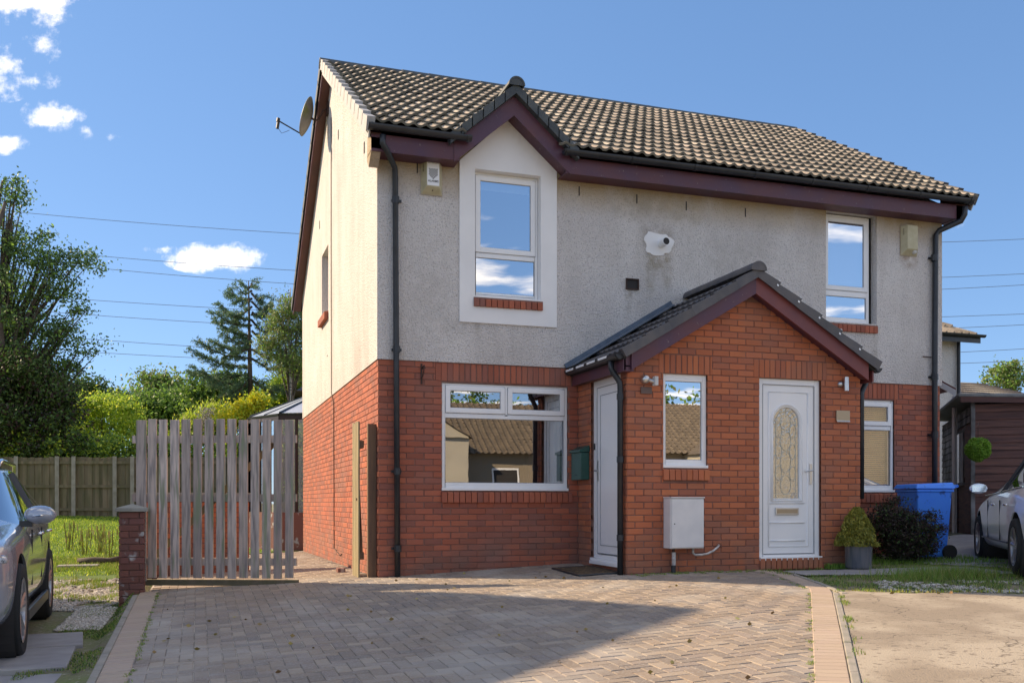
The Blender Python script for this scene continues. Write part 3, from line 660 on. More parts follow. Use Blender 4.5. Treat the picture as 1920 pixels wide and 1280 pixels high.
window(*W1, .02, [dict(r=(.835, 1.605, 2.02, 2.35), sash=.058), dict(r=(1.645, 2.41, 2.02, 2.35), sash=.058, bars=[(1.605, 1.645, 1.99, 2.34), (.83, 2.405, 1.955, 2.012)]), dict(r=(.83, 2.405, 1.15, 1.955), bars=[(.83, 2.405, 1.12, 1.15)])], M['glass'])
window(*W2, .075, [dict(r=(1.235, 2.03, 4.05, 5.01), sash=.062), dict(r=(1.243, 2.023, 3.545, 3.985), bars=[(1.243, 2.023, 3.985, 4.045), (1.243, 2.023, 3.52, 3.545)])], M['glass_hi'], fw=.04)
window(W3[0], W3[1] - .06, W3[2], W3[3] - .02, .075, [dict(r=(6.41, 7.145, 3.95, 4.985), sash=.06), dict(r=(6.417, 7.135, 3.555, 3.865), bars=[(6.417, 7.135, 3.865, 3.945), (6.417, 7.135, 3.52, 3.555)])], M['glass_hi'])
window(*W4, .02, [dict(r=(5.96, 6.72, 2.02, 2.35), sash=.058), dict(r=(6.76, 7.52, 2.02, 2.35), sash=.058, bars=[(6.72, 6.76, 1.99, 2.34), (5.965, 7.515, 1.955, 2.012)]), dict(r=(5.965, 7.515, 1.15, 1.955), bars=[(5.965, 7.515, 1.12, 1.15)])], glassmat('window_glass_low', .10, (.95, .95, .95)))
window(*PW, PY + .03, [dict(r=(PW[0] + .045, PW[1] - .055, PW[2] + .075, PW[3] - .08), bars=[(PW[0] + .045, PW[1] - .045, PW[2] + .045, PW[2] + .075), (PW[0] + .045, PW[1] - .045, PW[3] - .08, PW[3] - .045), (PW[1] - .055, PW[1] - .045, PW[2] + .045, PW[3] - .045)])], M['glass_hi'])
gw = window(-.425, .425, 4.10, 5.18, 0, [dict(r=(-.38, .38, 4.145, 5.135))], M['glass'], cill=False); gw.rotation_euler = (0, 0, R(-90)); gw.location = (.12, 4.925, 0)
room_g = MB().box(.3, .32, 4.2, 5.7, 3.9, 5.3).build('room_lining', M['roomdark'], house)

# doors
def doorbase(x0, x1, z0, z1, y, fw=.07):
    f = MB(); f.box(x0, x0 + fw, y, y + .06, z0, z1); f.box(x1 - fw, x1, y, y + .06, z0, z1); f.box(x0 + fw, x1 - fw, y, y + .06, z1 - fw, z1); f.box(x0 + fw, x1 - fw, y - .015, y + .06, z0, z0 + .045)
    return f
def mould(mb, pts, r=.011, n=6): mb.tube(pts, r, n)
y = PY + .035; x0, x1, z0, z1 = PD
dn = doorbase(*PD, y).build('front_door', M['upvc'], house, bevel=.005); dn['label'] = 'white front door with arched patterned glass'
lx0, lx1, lz0, lz1 = x0 + .075, x1 - .075, z0 + .05, z1 - .075; gx0, gx1, gzb, gzt = 4.575, 4.945, .955, 1.885
gr = (gx1 - gx0) / 2; gcx = (gx0 + gx1) / 2
arch = [(gcx + gr * math.cos(a), gzt + gr * math.sin(a)) for a in np.linspace(0, math.pi, 17)]
lf = MB(); yl = y + .012
lf.box(lx0, gx0, yl, yl + .04, lz0, lz1); lf.box(gx1, lx1, yl, yl + .04, lz0, lz1); lf.box(gx0, gx1, yl, yl + .04, lz0, gzb)
for (ax, az), (bx, bz) in zip(arch, arch[1:]):
    lf.add([(ax, yl, az), (ax, yl, lz1), (bx, yl, lz1), (bx, yl, bz)], [(0, 1, 2, 3)]); lf.add([(ax, yl, az), (bx, yl, bz), (bx, yl + .04, bz), (ax, yl + .04, az)], [(0, 1, 2, 3)])
lf.build('door_leaf', M['upvc'], dn)
ml = MB(); ol = [(gx0 - .03, gzb - .03)] + [(gx0 - .03, gzt)] + [(gcx - (gr + .03) * math.cos(a), gzt + (gr + .03) * math.sin(a)) for a in np.linspace(0, math.pi, 17)] + [(gx1 + .03, gzb - .03)] + [(gx0 - .03, gzb - .03)]
mould(ml, [(a, yl - .002, b) for a, b in ol], .013); ol2 = [(gcx + (a - gcx) * .93, b) for a, b in ol]; mould(ml, [(a, yl + .0, b + (.02 if b < 1 else -.01)) for a, b in ol2], .009)
e = .085
mould(ml, [(lx0 + e, yl, lz0 + e), (lx0 + e, yl, lz1 - e), (lx1 - e, yl, lz1 - e), (lx1 - e, yl, lz0 + e), (lx0 + e, yl, lz0 + e)], .010)
for za, zb in ((.90, .90), (.66, .66), (.44, .44)): mould(ml, [(gx0 - .07, yl, za), (gx1 + .07, yl, zb)], .012)
ml.build('door_moulding', M['upvc'], dn, smooth=True)
sl_ = MB(); sl_.box(lx0 - .008, lx0, y - .003, y - .001, lz0, lz1); sl_.box(lx1, lx1 + .007, y - .001, y + .003, lz0, lz1); sl_.box(lx0, lx1, y - .001, y + .003, lz1, lz1 + .007); sl_.box(lx0, lx1, y - .017, y - .0155, lz0 - .012, lz0 - .004); sl_.build('seal', M['upvc_line'], dn)
yg = yl + .018; gp = MB(); gp.add([(gx0, yg, gzb), (gx1, yg, gzb)] + [(a, yg, b) for a, b in arch], [tuple(range(2 + len(arch)))]); gp.build('pane', M['glass_obs'], dn)
MB().quad((gx0 - .02, yg + .03, gzb - .02), (gx1 + .02, yg + .03, gzb - .02), (gx1 + .02, yg + .03, 2.1), (gx0 - .02, yg + .03, 2.1)).build('glass_backing', mat('obscured_glass_backing', (.22, .23, .19), .5, c2=(.34, .33, .26), ns=7), dn)
lc = MB(); yc = yg - .004
for o_ in (.045,):
    lc.tube([(gx0 + o_, yc, gzb), (gx0 + o_, yc, gzt)] + [(gcx - (gr - o_) * math.cos(a), yc, gzt + (gr - o_) * math.sin(a)) for a in np.linspace(0, math.pi, 13)] + [(gx1 - o_, yc, gzb)], .003, 4)
lc.tube([(gx0, yc, gzb + .05), (gx1, yc, gzb + .05)], .0022, 4); lc.tube([(gx0, yc, gzt), (gx1, yc, gzt)], .003, 4)
def curl(cx, cz, rx, rz_, a0, a1, n=16): lc.tube([(cx + rx * math.cos(a), yc, cz + rz_ * math.sin(a)) for a in np.linspace(a0, a1, n)], .003, 4)
for cz, rz_ in ((1.12, .12), (1.40, .13), (1.66, .12), (1.89, .1)): curl(gcx, cz, .075, rz_, 0, 2 * math.pi, 20)
for s in (-1, 1):
    for cz in (1.26, 1.53, 1.78): curl(gcx + s * .10, cz, .045, .09, 0, 2 * math.pi, 14)
lc.tube([(gcx, yc, gzt + gr), (gcx, yc, gzt + .1)], .003, 4); lc.build('lead_came', M['leadcame'], dn)
MB().box(gcx - .165, gcx + .165, yl - .022, yl, .755, .845).build('letter_plate', M['steel'], dn, bevel=.006)
MB().box(gcx - .145, gcx + .145, yl - .026, yl - .020, .775, .825).build('letter_flap', M['beige_plate'], dn)
hd = MB(); hx_ = lx1 - .042; hd.box(hx_ - .018, hx_ + .018, yl - .012, yl, 1.13, 1.38); hd.tube([(hx_, yl - .01, 1.30), (hx_, yl - .05, 1.30), (hx_ - .12, yl - .055, 1.285)], .009, 8); hd.build('handle', M['steel'], dn, smooth=False)
MB().box(x0, x1, y - .07, y, z0 - .03, z0 + .012).build('threshold', M['upvc'], dn, bevel=.004)
# side door of the left home, on the porch flank
sd = doorbase(SD[0], SD[1], SD[2] + .05, SD[3], .035, .085); sd = sd.build('side_door', M['upvc'], house, bevel=.005)
sd.rotation_euler = (0, 0, R(-90)); sd.location = (PX0, 0, 0); sd['label'] = 'plain white panelled front door on the flank of the porch'
a, b, c, d_ = SD[0] + .09, SD[1] - .09, SD[2] + .11, SD[3] - .09
MB().box(a, b, .045, .08, c, d_).build('door_leaf', M['upvc'], sd, bevel=.004)
q = MB(); 
for o_ in (0.0, .10): 
    for k in (0, 1):
        xx = a + o_ if k == 0 else b - o_; q.box(xx - .004, xx + .004, .041, .0445, c + o_, d_ - o_)
    q.box(a + o_, b - o_, .041, .0445, d_ - o_ - .004, d_ - o_ + .004); q.box(a + o_, b - o_, .041, .0445, c + o_ - .004, c + o_ + .004)
q.build('seal', M['upvc_line'], sd)
q = MB(); q.box(SD[0], SD[1], -.02, .035, SD[2] + .02, SD[2] + .05); q.box(SD[0] + .05, SD[1], -.05, .03, SD[2] - .02, SD[2] + .02); q.build('threshold', M['upvc'], sd, bevel=.004)
q = MB(); q.box(a + .03, a + .055, .028, .045, 1.17, 1.42); q.tube([(a + .04, .03, 1.30), (a + .04, -.01, 1.30), (a + .14, -.015, 1.29)], .009, 8); q.build('handle', M['steel'], sd)
MB().box(SD[0] + .03, SD[0] + .055, .018, .035, 1.56, 1.64).build('doorbell', M['black'], sd, bevel=.004)

# gate pier bricks use the same routine, so it comes before the bricks are made
pier = thing('brick_gate_pier', 'short square red brick pier with a pale pyramid cap beside the slatted gate', 'gate pier', (-2.80, .53, h(-2.80, .53) - .1))
pX0, pX1, pY0, pY1, pT = -2.935, -2.665, .40, .67, .795
pb = MB().box(pX0 + .012, pX1 - .012, pY0 + .012, pY1 - .012, -.5, pT).build('pier_core', M['mortar'], pier)
for k_ in ('brick', 'brick_porch'):                                # splash dirt and faint salts low on the walls
    m_ = M[k_]; n_ = m_.node_tree.nodes; l_ = m_.node_tree.links; b_ = n_['Principled BSDF']; cur_ = b_.inputs['Base Color'].links[0].from_socket
    g_ = n_.new('ShaderNodeNewGeometry'); sp__ = n_.new('ShaderNodeSeparateXYZ'); l_.new(g_.outputs['Position'], sp__.inputs[0])
    mr_ = n_.new('ShaderNodeMapRange'); l_.new(sp__.outputs[2], mr_.inputs[0]); mr_.inputs[1].default_value = .75; mr_.inputs[2].default_value = .05
    nz_ = n_.new('ShaderNodeTexNoise'); nz_.inputs['Scale'].default_value = 3.2; nz_.inputs['Detail'].default_value = 6; l_.new(g_.outputs['Position'], nz_.inputs['Vector'])
    mr2_ = n_.new('ShaderNodeMapRange'); l_.new(nz_.outputs[0], mr2_.inputs[0]); mr2_.inputs[1].default_value = .38; mr2_.inputs[2].default_value = .62
    mm_ = n_.new('ShaderNodeMath'); mm_.operation = 'MULTIPLY'; l_.new(mr_.outputs[0], mm_.inputs[0]); l_.new(mr2_.outputs[0], mm_.inputs[1]); m3_ = n_.new('ShaderNodeMath'); m3_.operation = 'MULTIPLY'; l_.new(mm_.outputs[0], m3_.inputs[0]); m3_.inputs[1].default_value = .6
    mx_ = n_.new('ShaderNodeMix'); mx_.data_type = 'RGBA'; l_.new(m3_.outputs[0], mx_.inputs[0]); l_.new(cur_, mx_.inputs[6]); mx_.inputs[7].default_value = (.17, .115, .09, 1); l_.new(mx_.outputs[2], b_.inputs['Base Color'])
M['brick_old'] = mat('brick_worn', BR[0], .9, ramp=[(.20, .08, .062), (.26, .10, .075), (.16, .075, .062), (.22, .085, .07)], val=.12, c2=(.44, .42, .40), ns=6, nlo=.60, nhi=.68, c3=(.10, .09, .06), ns3=2.5, lo3=.6, hi3=.7, bump=.7, bs=60, bd=.006)
def pier_faces():
    k = 0; z = pT - .075
    while z > -.42:
        o = .1125 if k % 2 else 0
        for O, rz in (((pX0, pY0), 0), ((pX1, pY0), R(90)), ((pX0, pY1), R(-90))):
            u = -o
            while u < .27:
                a, b = max(u, .0), min(u + .215, .27)
                if b - a > .02: brick(pb, 'brick_old', O, rz, a, b, z + .006, z + .072, .001)
                u += .225
        z -= .075; k += 1
pier_faces()
cp = MB(); w = .175; cx_, cy_ = (pX0 + pX1) / 2, (pY0 + pY1) / 2
cp.box(cx_ - w, cx_ + w, cy_ - w, cy_ + w, pT + .004, pT + .045); cp.add([(cx_ - w, cy_ - w, pT + .045), (cx_ + w, cy_ - w, pT + .045), (cx_ + w, cy_ + w, pT + .045), (cx_ - w, cy_ + w, pT + .045), (cx_, cy_, pT + .095)], [(0, 1, 4), (1, 2, 4), (2, 3, 4), (3, 0, 4)])
cp.build('pier_cap', M['concrete_post'], pier, bevel=.006)
# every brick: the 300 that show largest on the house become objects, the rest joined per wall
def bscore(b):
    c, rz, Lb, Hb, pr, mk, wl = b
    v = CAM - c; n = Vector((math.sin(rz), -math.cos(rz), 0)); f = v.normalized().dot(n)
    return Lb * Hb * max(f, 0) / v.length_squared
def hidden(b):
    c = b[0]; return (b[6] is wall and abs(b[1]) < .01 and 2.7 < c.x < 5.75) or (b[6] is wall and c.y > 0 and c.x < 0.01 and False)
hb = [b for b in BRICKS if b[6] is not pb and not hidden(b)]; hb.sort(key=bscore, reverse=True)
cache = {}
def emit_single(b):
    c, rz, Lb, Hb, pr, mk, wl = b; key = (round(Lb, 2), round(Hb, 3), mk)
    if key not in cache:
        v, f = brick_geo(key[0], key[1], .007); me = bpy.data.meshes.new('brick'); me.from_pydata(v, [], f); me.materials.append(M[mk]); cache[key] = me
    o = link('brick', cache[key], wl, (c.x + (.007 - pr) * -math.sin(rz), c.y + (.007 - pr) * math.cos(rz), c.z), (0, 0, rz))
for b in hb[:300]: emit_single(b)
for b in BRICKS:
    if b[6] is pb: emit_single(b)
for wl in (wall, pwall):
    for mk in ('brick', 'brick_porch'):
        mb = MB()
        for c, rz, Lb, Hb, pr, mk_, w_ in hb[300:]:
            if w_ is wl and mk_ == mk:
                v, f = brick_geo(Lb, Hb, pr); rm = Matrix.Translation(c) @ Matrix.Rotation(rz, 4, 'Z'); mb.add([rm @ Vector(q) for q in v], f)
        if mb.v: mb.build('brick_courses', M[mk], wl, kind='stuff')

# ---------------------------------------------------------------- main roof
roof = MB()
VX0, VX1 = -.20, 8.70
def rp(x, s, n, rear=False):
    c, sn = math.cos(TH), math.sin(TH)
    if not rear: return Vector((x, EY + s * c - n * sn, EZ + s * sn + n * c))
    return Vector((x, YW + .42 - s * c + n * sn, RZ - (YW + .42 - RY) * SLP + s * sn + n * c))
SL = (RY - EY) / math.cos(TH); SLR = (YW + .42 - RY) / math.cos(TH)
GCX, GHW, GPK, GSL = 1.62, .88, 6.02, .86           # gablet centre, half width, ridge height, slope
def slab(xa, xb, sa, S_, rear): roof.prism([rp(xa, sa, -.02, rear), rp(xb, sa, -.02, rear), rp(xb, S_, -.02, rear), rp(xa, S_, -.02, rear)], (0, 0, -.04), 0)
slab(VX0 + .03, VX1 - .03, 0, SLR, True); slab(VX0 + .03, GCX - .80, 0, SL, False); slab(GCX + .80, VX1 - .03, 0, SL, False)
for k in range(8):
    e0, e1 = k * .1, (k + 1) * .1; s0 = (GPK - GSL * e0 - .02 - EZ) / SLP / math.cos(TH)
    slab(GCX - e1, GCX - e0, s0, SL, False); slab(GCX + e0, GCX + e1, s0, SL, False)
roof_o = roof.build('roof', M['roomdark'], house)
# soffits of the gable overhang
for rear, S_ in ((False, SL), (True, SLR)):
    for xa, xb in ((VX0 + .02, -.024), (XW + .024, VX1 - .02)):
        MB().prism([rp(xa, .05, -.09, rear), rp(xb, .05, -.09, rear), rp(xb, S_, -.09, rear), rp(xa, S_, -.09, rear)], (0, 0, -.02)).build('gable_soffit', M['soffit'], roof_o)
        MB().prism([rp(xa if xa < 0 else xb, .0, -.02, rear), rp(xa if xa < 0 else xb, S_, -.02, rear), rp(xa if xa < 0 else xb, S_, -.15, rear), rp(xa if xa < 0 else xb, .0, -.15, rear)], (.018 if xa < 0 else -.018, 0, 0)).build('bargeboard', M['maroon'] if rear else M['verge'], roof_o)
TW, TL, G = .2967, .40, SL / 15
def tile_geo(W, Lt, rolls=2, amp=.032, th=.018, f0=.062, f1=.012, seg=6):
    n = rolls * seg; v = []; f = []
    xs = [W * i / n for i in range(n + 1)]
    zz = lambda x: amp * (.5 + .5 * math.cos(2 * math.pi * x / (W / rolls) + 2.2)) ** 1.4
    for x in xs: v += [(x, 0, f0 + zz(x) - th - .012), (x, 0, f0 + zz(x)), (x, Lt, f1 + zz(x))]
    for i in range(n):
        a, b = 3 * i, 3 * i + 3
        f += [(a, b, b + 1, a + 1), (a + 1, b + 1, b + 2, a + 2)]
    return v, f
tv, tf = tile_geo(TW, TL)
M['tile_edge_and_shade'] = mat('roof_tile_grey_edge_and_shade', (.12, .115, .10), .7, c2=(.19, .175, .14), ns=5, val=.25)  # grey front edges, and shade put into the colour of the rolls
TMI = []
for i in range(12): TMI += [1, 1 if i % 6 in (3, 4) else 0]  # roll faces turned from the sun are painted dark as shade
tme = bpy.data.meshes.new('roof_tile'); tme.from_pydata(tv, [], tf); tme.materials.append(M['tile']); tme.materials.append(M['tile_edge_and_shade']); tme.polygons.foreach_set('material_index', TMI)
MR = Matrix.Translation((0, EY, EZ)) @ Matrix.Rotation(TH, 4, 'X')
def under_gablet(x, s):
    p = rp(x, s, 0); return p.z < GPK - GSL * abs(p.x - GCX) - .06 and p.y < .9
tl = []
for r_ in range(15):
    for i in range(30):
        x = VX0 + i * TW; s = r_ * G
        if under_gablet(x + TW / 2, s + .3) and abs(x + TW / 2 - GCX) < GHW - .1: continue
        tl.append((x, s))
tl.sort(key=lambda q: dist(rp(q[0], q[1], 0)))
mb = MB()
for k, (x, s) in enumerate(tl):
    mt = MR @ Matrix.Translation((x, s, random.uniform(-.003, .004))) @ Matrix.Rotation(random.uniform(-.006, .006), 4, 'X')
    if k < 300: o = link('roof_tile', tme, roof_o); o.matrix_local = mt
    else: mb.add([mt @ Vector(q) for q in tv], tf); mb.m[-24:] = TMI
mb.build('roof_tile_field', [M['tile'], M['tile_edge_and_shade']], roof_o, kind='stuff')
mb = MB()
MRR = Matrix.Translation((0, YW + .42, RZ - (YW + .42 - RY) * SLP)) @ Matrix.Rotation(math.pi, 4, 'Z') @ Matrix.Rotation(TH, 4, 'X')
nr = int(SLR / G)
for r_ in range(nr):
    for i in range(30):
        mt = MRR @ Matrix.Translation((-VX0 - (i + 1) * TW, r_ * SLR / nr, 0)); mb.add([mt @ Vector(q) for q in tv], tf)
mb.build('rear_roof_tile_field', M['tile'], roof_o, kind='stuff')
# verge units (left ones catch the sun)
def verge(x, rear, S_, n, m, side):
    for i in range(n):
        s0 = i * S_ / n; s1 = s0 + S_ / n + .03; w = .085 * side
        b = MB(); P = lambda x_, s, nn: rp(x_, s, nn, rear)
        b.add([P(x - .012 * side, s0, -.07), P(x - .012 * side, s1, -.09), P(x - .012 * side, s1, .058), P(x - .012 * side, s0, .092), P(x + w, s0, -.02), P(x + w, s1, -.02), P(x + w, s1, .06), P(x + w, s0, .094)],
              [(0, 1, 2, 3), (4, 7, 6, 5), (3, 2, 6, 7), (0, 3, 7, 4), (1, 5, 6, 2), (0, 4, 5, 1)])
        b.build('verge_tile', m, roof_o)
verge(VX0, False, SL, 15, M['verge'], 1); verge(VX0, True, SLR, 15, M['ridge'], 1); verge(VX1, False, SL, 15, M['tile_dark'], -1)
def halfround(p0, p1, r, up=(0, 0, 1), n=10, th=.02):
    p0, p1 = Vector(p0), Vector(p1); t = (p1 - p0).normalized(); a = t.cross(Vector(up)).normalized(); c = a.cross(t).normalized(); b = MB(); k = len(b.v)
    for p in (p0, p1):
        for rr in (r, r - th):
            for i in range(n + 1):
                w = math.pi * i / n; b.v.append(tuple(p + (a * math.cos(w) + c * math.sin(w)) * rr))
    m_ = n + 1
    for i in range(n): b.f += [(i, i + 1, 2 * m_ + i + 1, 2 * m_ + i), (m_ + i, 3 * m_ + i, 3 * m_ + i + 1, m_ + i + 1), (i, m_ + i, m_ + i + 1, i + 1), (2 * m_ + i, 2 * m_ + i + 1, 3 * m_ + i + 1, 3 * m_ + i)]
    b.f += [(0, 2 * m_, 3 * m_, m_), (n, m_ + n, 3 * m_ + n, 2 * m_ + n)]; b.m = [0] * len(b.f); return b
x = VX0 - .02
while x < VX1 - .05:
    halfround((x, RY, RZ - .035), (min(x + .455, VX1 + .03), RY, RZ - .04), .115 + random.uniform(-.002, .003)).build('ridge_tile', M['ridge'], roof_o); x += .445

# eaves: fascia, soffit, gutter, brackets
def gutter(p0, p1, r=.058, m=None, parent=None, n=8):
    o = halfround(p0, p1, r, up=(0, 0, -1), th=.006).build('gutter', M['black'], parent)
    p0, p1 = Vector(p0), Vector(p1); Ls = (p1 - p0).length; t = (p1 - p0) / Ls
    k = max(1, int(Ls / .9))
    for i in range(k + 1):
        c = p0 + t * (.04 + (Ls - .08) * i / k); b = halfround(c - t * .02, c + t * .02, r + .008, up=(0, 0, -1), th=.012)
        b.build('gutter_bracket', M['black'], o)
    for c in (p0, p1): 
        b = MB(); a = t.cross(Vector((0, 0, 1))); ring = [c + (a * math.cos(w) + Vector((0, 0, -1)) * math.sin(w)) * r for w in np.linspace(0, math.pi, 9)]; b.add(ring, [tuple(range(9))]); b.build('gutter_end', M['black'], o)
    return o
for xa, xb in ((-.14, .93), (2.31, 8.55)):
    m_ = M['maroon']; MB().box(xa, xb, -.30, -.275, 5.03, 5.23).build('fascia_board', m_, house); MB().box(xa, xb, -.275, -.024, 5.035, 5.05).build('soffit_board', M['maroon'], house)
gutter((-.2, -.395, 5.30), (1.05, -.395, 5.295), parent=house); gutter((2.24, -.395, 5.28), (8.60, -.395, 5.295), parent=house)
# boxed eave end at the left corner
MB().prism([(-.14, -.30, 5.06), (-.14, -.30, 5.19), (-.14, -.03, 5.33), (-.14, .02, 5.02), (-.14, -.1, 4.90)], (.115, 0, 0)).build('eave_box', M['harl'], house)
MB().prism([(8.41, -.30, 5.03), (8.41, -.30, 5.23), (8.41, .02, 5.42), (8.41, .02, 5.03)], (.14, 0, 0)).build('eave_box', M['maroon'], house)
# gablet over the upper left window
gb = MB()
def gline(z0, dx): return z0 - GSL * abs(dx)
for s in (-1, 1):
    e = .76 if s < 0 else .74; zt, zb = 5.93, 5.66
    gb.add([(GCX, -.31, zt), (GCX + s * e, -.31, gline(zt, e)), (GCX + s * e, -.31, gline(zb, e) + .0), (GCX, -.31, zb), (GCX, -.285, zt), (GCX + s * e, -.285, gline(zt, e)), (GCX + s * e, -.285, gline(zb, e)), (GCX, -.285, zb)],
           [(0, 1, 2, 3), (4, 7, 6, 5), (0, 4, 5, 1), (3, 2, 6, 7), (1, 5, 6, 2)])
gb.build('bargeboard', M['maroon'], house)
gs = MB()
for s in (-1, 1): gs.prism([(GCX, -.285, 5.70), (GCX + s * .76, -.285, gline(5.70, .76)), (GCX + s * .76, -.044, gline(5.70, .76)), (GCX, -.044, 5.70)], (0, 0, .02))
gs.build('gablet_soffit', M['maroon'], house)
gr_ = MB()
for s in (-1, 1):
    for k in range(6):
        e0, e1 = k * .138, (k + 1) * .138 + (.012 if k < 5 else 0); yb = lambda e: EY + ((GPK - GSL * e) - EZ) / SLP
        z0, z1 = GPK - GSL * e0, GPK - GSL * e1
        y0_, y1_ = yb(e0) + .12, max(yb(e1) + .12, -.30)
        q = MB(); f_ = -.40
        q.add([(GCX + s * e0, f_, z0 - .005), (GCX + s * e1, f_, z1 + .012), (GCX + s * e1, y1_, z1 + .012), (GCX + s * e0, y0_, z0 - .005), (GCX + s * e0, f_, z0 - .12), (GCX + s * e1, f_, z1 - .12), (GCX + s * e1, y1_, z1 - .12), (GCX + s * e0, y0_, z0 - .12)],
              [(0, 1, 2, 3), (4, 7, 6, 5), (0, 4, 5, 1), (1, 5, 6, 2), (2, 6, 7, 3)]); q.build('gablet_tile', M['ridge'], house)
halfround((GCX, -.43, GPK - .03), (GCX, .02, GPK - .03), .105).build('ridge_tile', M['ridge'], house); halfround((GCX, .0, GPK - .035), (GCX, .82, GPK - .035), .10).build('ridge_tile', M['ridge'], house)
c = [(GCX + .098 * math.cos(w), -.425, GPK - .035 + .098 * math.sin(w)) for w in np.linspace(0, math.pi, 13)]; q = MB(); q.add(c, [tuple(range(13))]); q.build('ridge_end', M['ridge'], house)

# downpipes
def clip(parent, x, y, z, axis='x'):
    MB().box(x - .055, x + .055, y - .01, y + .045, z - .018, z + .018).build('pipe_clip', M['black'], parent)
dp = MB().tube([(-.02, -.37, 5.20), (-.02, -.36, 5.10), (.03, -.33, 5.05), (.17, -.12, 4.93), (.185, -.085, 4.86), (.20, -.08, 2.6), (.215, -.08, h(.2, -.1) - .02)], .036, 10).build('downpipe', M['black'], house, smooth=True)
for z in (4.55, 2.75, 1.28, .35): MB().tube([(.19 + (4.86 - z) * .006, -.08, z + .04), (.19 + (4.86 - z) * .006, -.08, z - .04)], .044, 10).build('pipe_socket', M['black'], dp); MB().box(.15, .27, -.05, -.008, z - .015, z + .015).build('pipe_clip', M['black'], dp)
dp = MB().tube([(8.50, -.37, 5.20), (8.50, -.36, 5.08), (8.47, -.33, 5.0), (8.28, -.10, 4.90), (8.235, -.08, 4.83), (8.22, -.08, 2.6), (8.22, -.08, .0)], .042, 10).build('downpipe', M['black'], house, smooth=True)
for z in (4.5, 2.75, 1.9): MB().tube([(8.22, -.08, z + .045), (8.22, -.08, z - .045)], .05, 10).build('pipe_socket', M['black'], dp); MB().box(8.15, 8.29, -.05, -.008, z - .015, z + .015).build('pipe_clip', M['black'], dp)
MB().tube([(8.05, -.03, 3.05), (8.18, -.06, 3.04)], .008, 6).build('wire_stay', M['rust'], dp)

# ---------------------------------------------------------------- porch roof
PR, PSL = 3.66, .60; PTH = math.atan(PSL); PRX = 4.2; PEL = 1.75; PSN = PEL / math.cos(PTH)
def pp(side, s, y, n):
    c, sn = math.cos(PTH), math.sin(PTH); dx = PEL - s * c + n * sn
    return Vector((PRX + side * dx, y, PR - PSL * PEL + s * sn + n * c))
pr = MB()
for sd_ in (-1, 1): pr.prism([pp(sd_, 0, -1.62, -.07), pp(sd_, PSN, -1.62, -.07), pp(sd_, PSN, 0, -.07), pp(sd_, 0, 0, -.07)], (0, 0, -.03))
proof = pr.build('porch_roof', M['roomdark'], house)
TW2 = 1.63 / 6; v2, f2 = tile_geo(TW2, .40, amp=.018, f0=.0, f1=-.045); t2 = bpy.data.meshes.new('porch_tile'); t2.from_pydata(v2, [], f2); t2.materials.append(M['tile_dark'])
for sd_ in (-1, 1):
    for r_ in range(6):
        for i in range(6):
            s = r_ * PSN / 6; o = link('porch_tile', t2, proof)
            ly = Vector((-sd_ * math.cos(PTH), 0, math.sin(PTH))); lz = Vector((sd_ * math.sin(PTH), 0, math.cos(PTH))); lx = ly.cross(lz)
            y_ = -1.65 + i * TW2 if lx.y > 0 else -1.65 + (i + 1) * TW2
            p = pp(sd_, s, y_, .0)
            o.matrix_local = Matrix(((lx.x, ly.x, lz.x, p.x), (lx.y, ly.y, lz.y, p.y), (lx.z, ly.z, lz.z, p.z), (0, 0, 0, 1)))
    for i in range(6):                                        # dry verge units along the front edge
        s0 = i * PSN / 6; s1 = s0 + PSN / 6 + .03
        P = lambda s, y, n: pp(sd_, s, y, n)
        q = MB(); dz_ = .014 if sd_ < 0 else .03; q.add([P(s0, -1.675 - dz_ * .1, -.085), P(s1, -1.675, -.088), P(s1, -1.675, .006), P(s0, -1.675 - dz_ * .1, .010 + dz_), P(s0, -1.58, -.05), P(s1, -1.58, -.05), P(s1, -1.58, .006), P(s0, -1.58, .010 + dz_)], [(0, 1, 2, 3), (4, 7, 6, 5), (3, 2, 6, 7), (0, 3, 7, 4), (0, 4, 5, 1), (1, 5, 6, 2)])
        q.build('verge_tile', M['tile_dark'], proof)
        if sd_ > 0 and i > 0:
            q = MB(); q.add([P(s0 + .01, -1.685, -.03), P(s0 + .035, -1.685, -.03), P(s0 + .03, -1.66, .055), P(s0 + .005, -1.66, .055), P(s0 + .03, -1.58, .055), P(s0 + .005, -1.58, .055)], [(0, 1, 2, 3), (3, 2, 4, 5)]); q.build('verge_clip', M['upvc'], proof)
y_ = -1.70
for i in range(4): halfround((PRX, y_, PR - .02), (PRX, min(y_ + .44, -.03), PR - .024), .105).build('ridge_tile', M['tile_dark'], proof); y_ += .43
c = [(PRX + .1 * math.cos(w), -1.697, PR - .025 + .1 * math.sin(w)) for w in np.linspace(0, math.pi, 13)]; q = MB(); q.add(c, [tuple(range(13))]); q.build('ridge_end', M['tile_dark'], proof)
# bargeboards, front; flank fascia, soffit and gutter
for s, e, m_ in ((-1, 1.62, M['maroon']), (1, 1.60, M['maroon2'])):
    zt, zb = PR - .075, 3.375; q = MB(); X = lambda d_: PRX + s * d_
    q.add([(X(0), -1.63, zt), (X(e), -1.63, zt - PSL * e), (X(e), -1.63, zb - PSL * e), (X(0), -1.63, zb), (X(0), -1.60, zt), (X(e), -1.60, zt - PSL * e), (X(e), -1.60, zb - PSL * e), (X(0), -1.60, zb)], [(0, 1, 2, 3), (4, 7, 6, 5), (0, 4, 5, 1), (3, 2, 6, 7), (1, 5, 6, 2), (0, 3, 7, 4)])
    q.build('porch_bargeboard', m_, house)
    q = MB(); q.prism([(X(0), -1.60, 3.40), (X(e), -1.60, 3.40 - PSL * e), (X(e), PY + .0, 3.40 - PSL * e), (X(0), PY, 3.40)], (0, 0, .02)); q.build('soffit_board', M['maroon'], house)
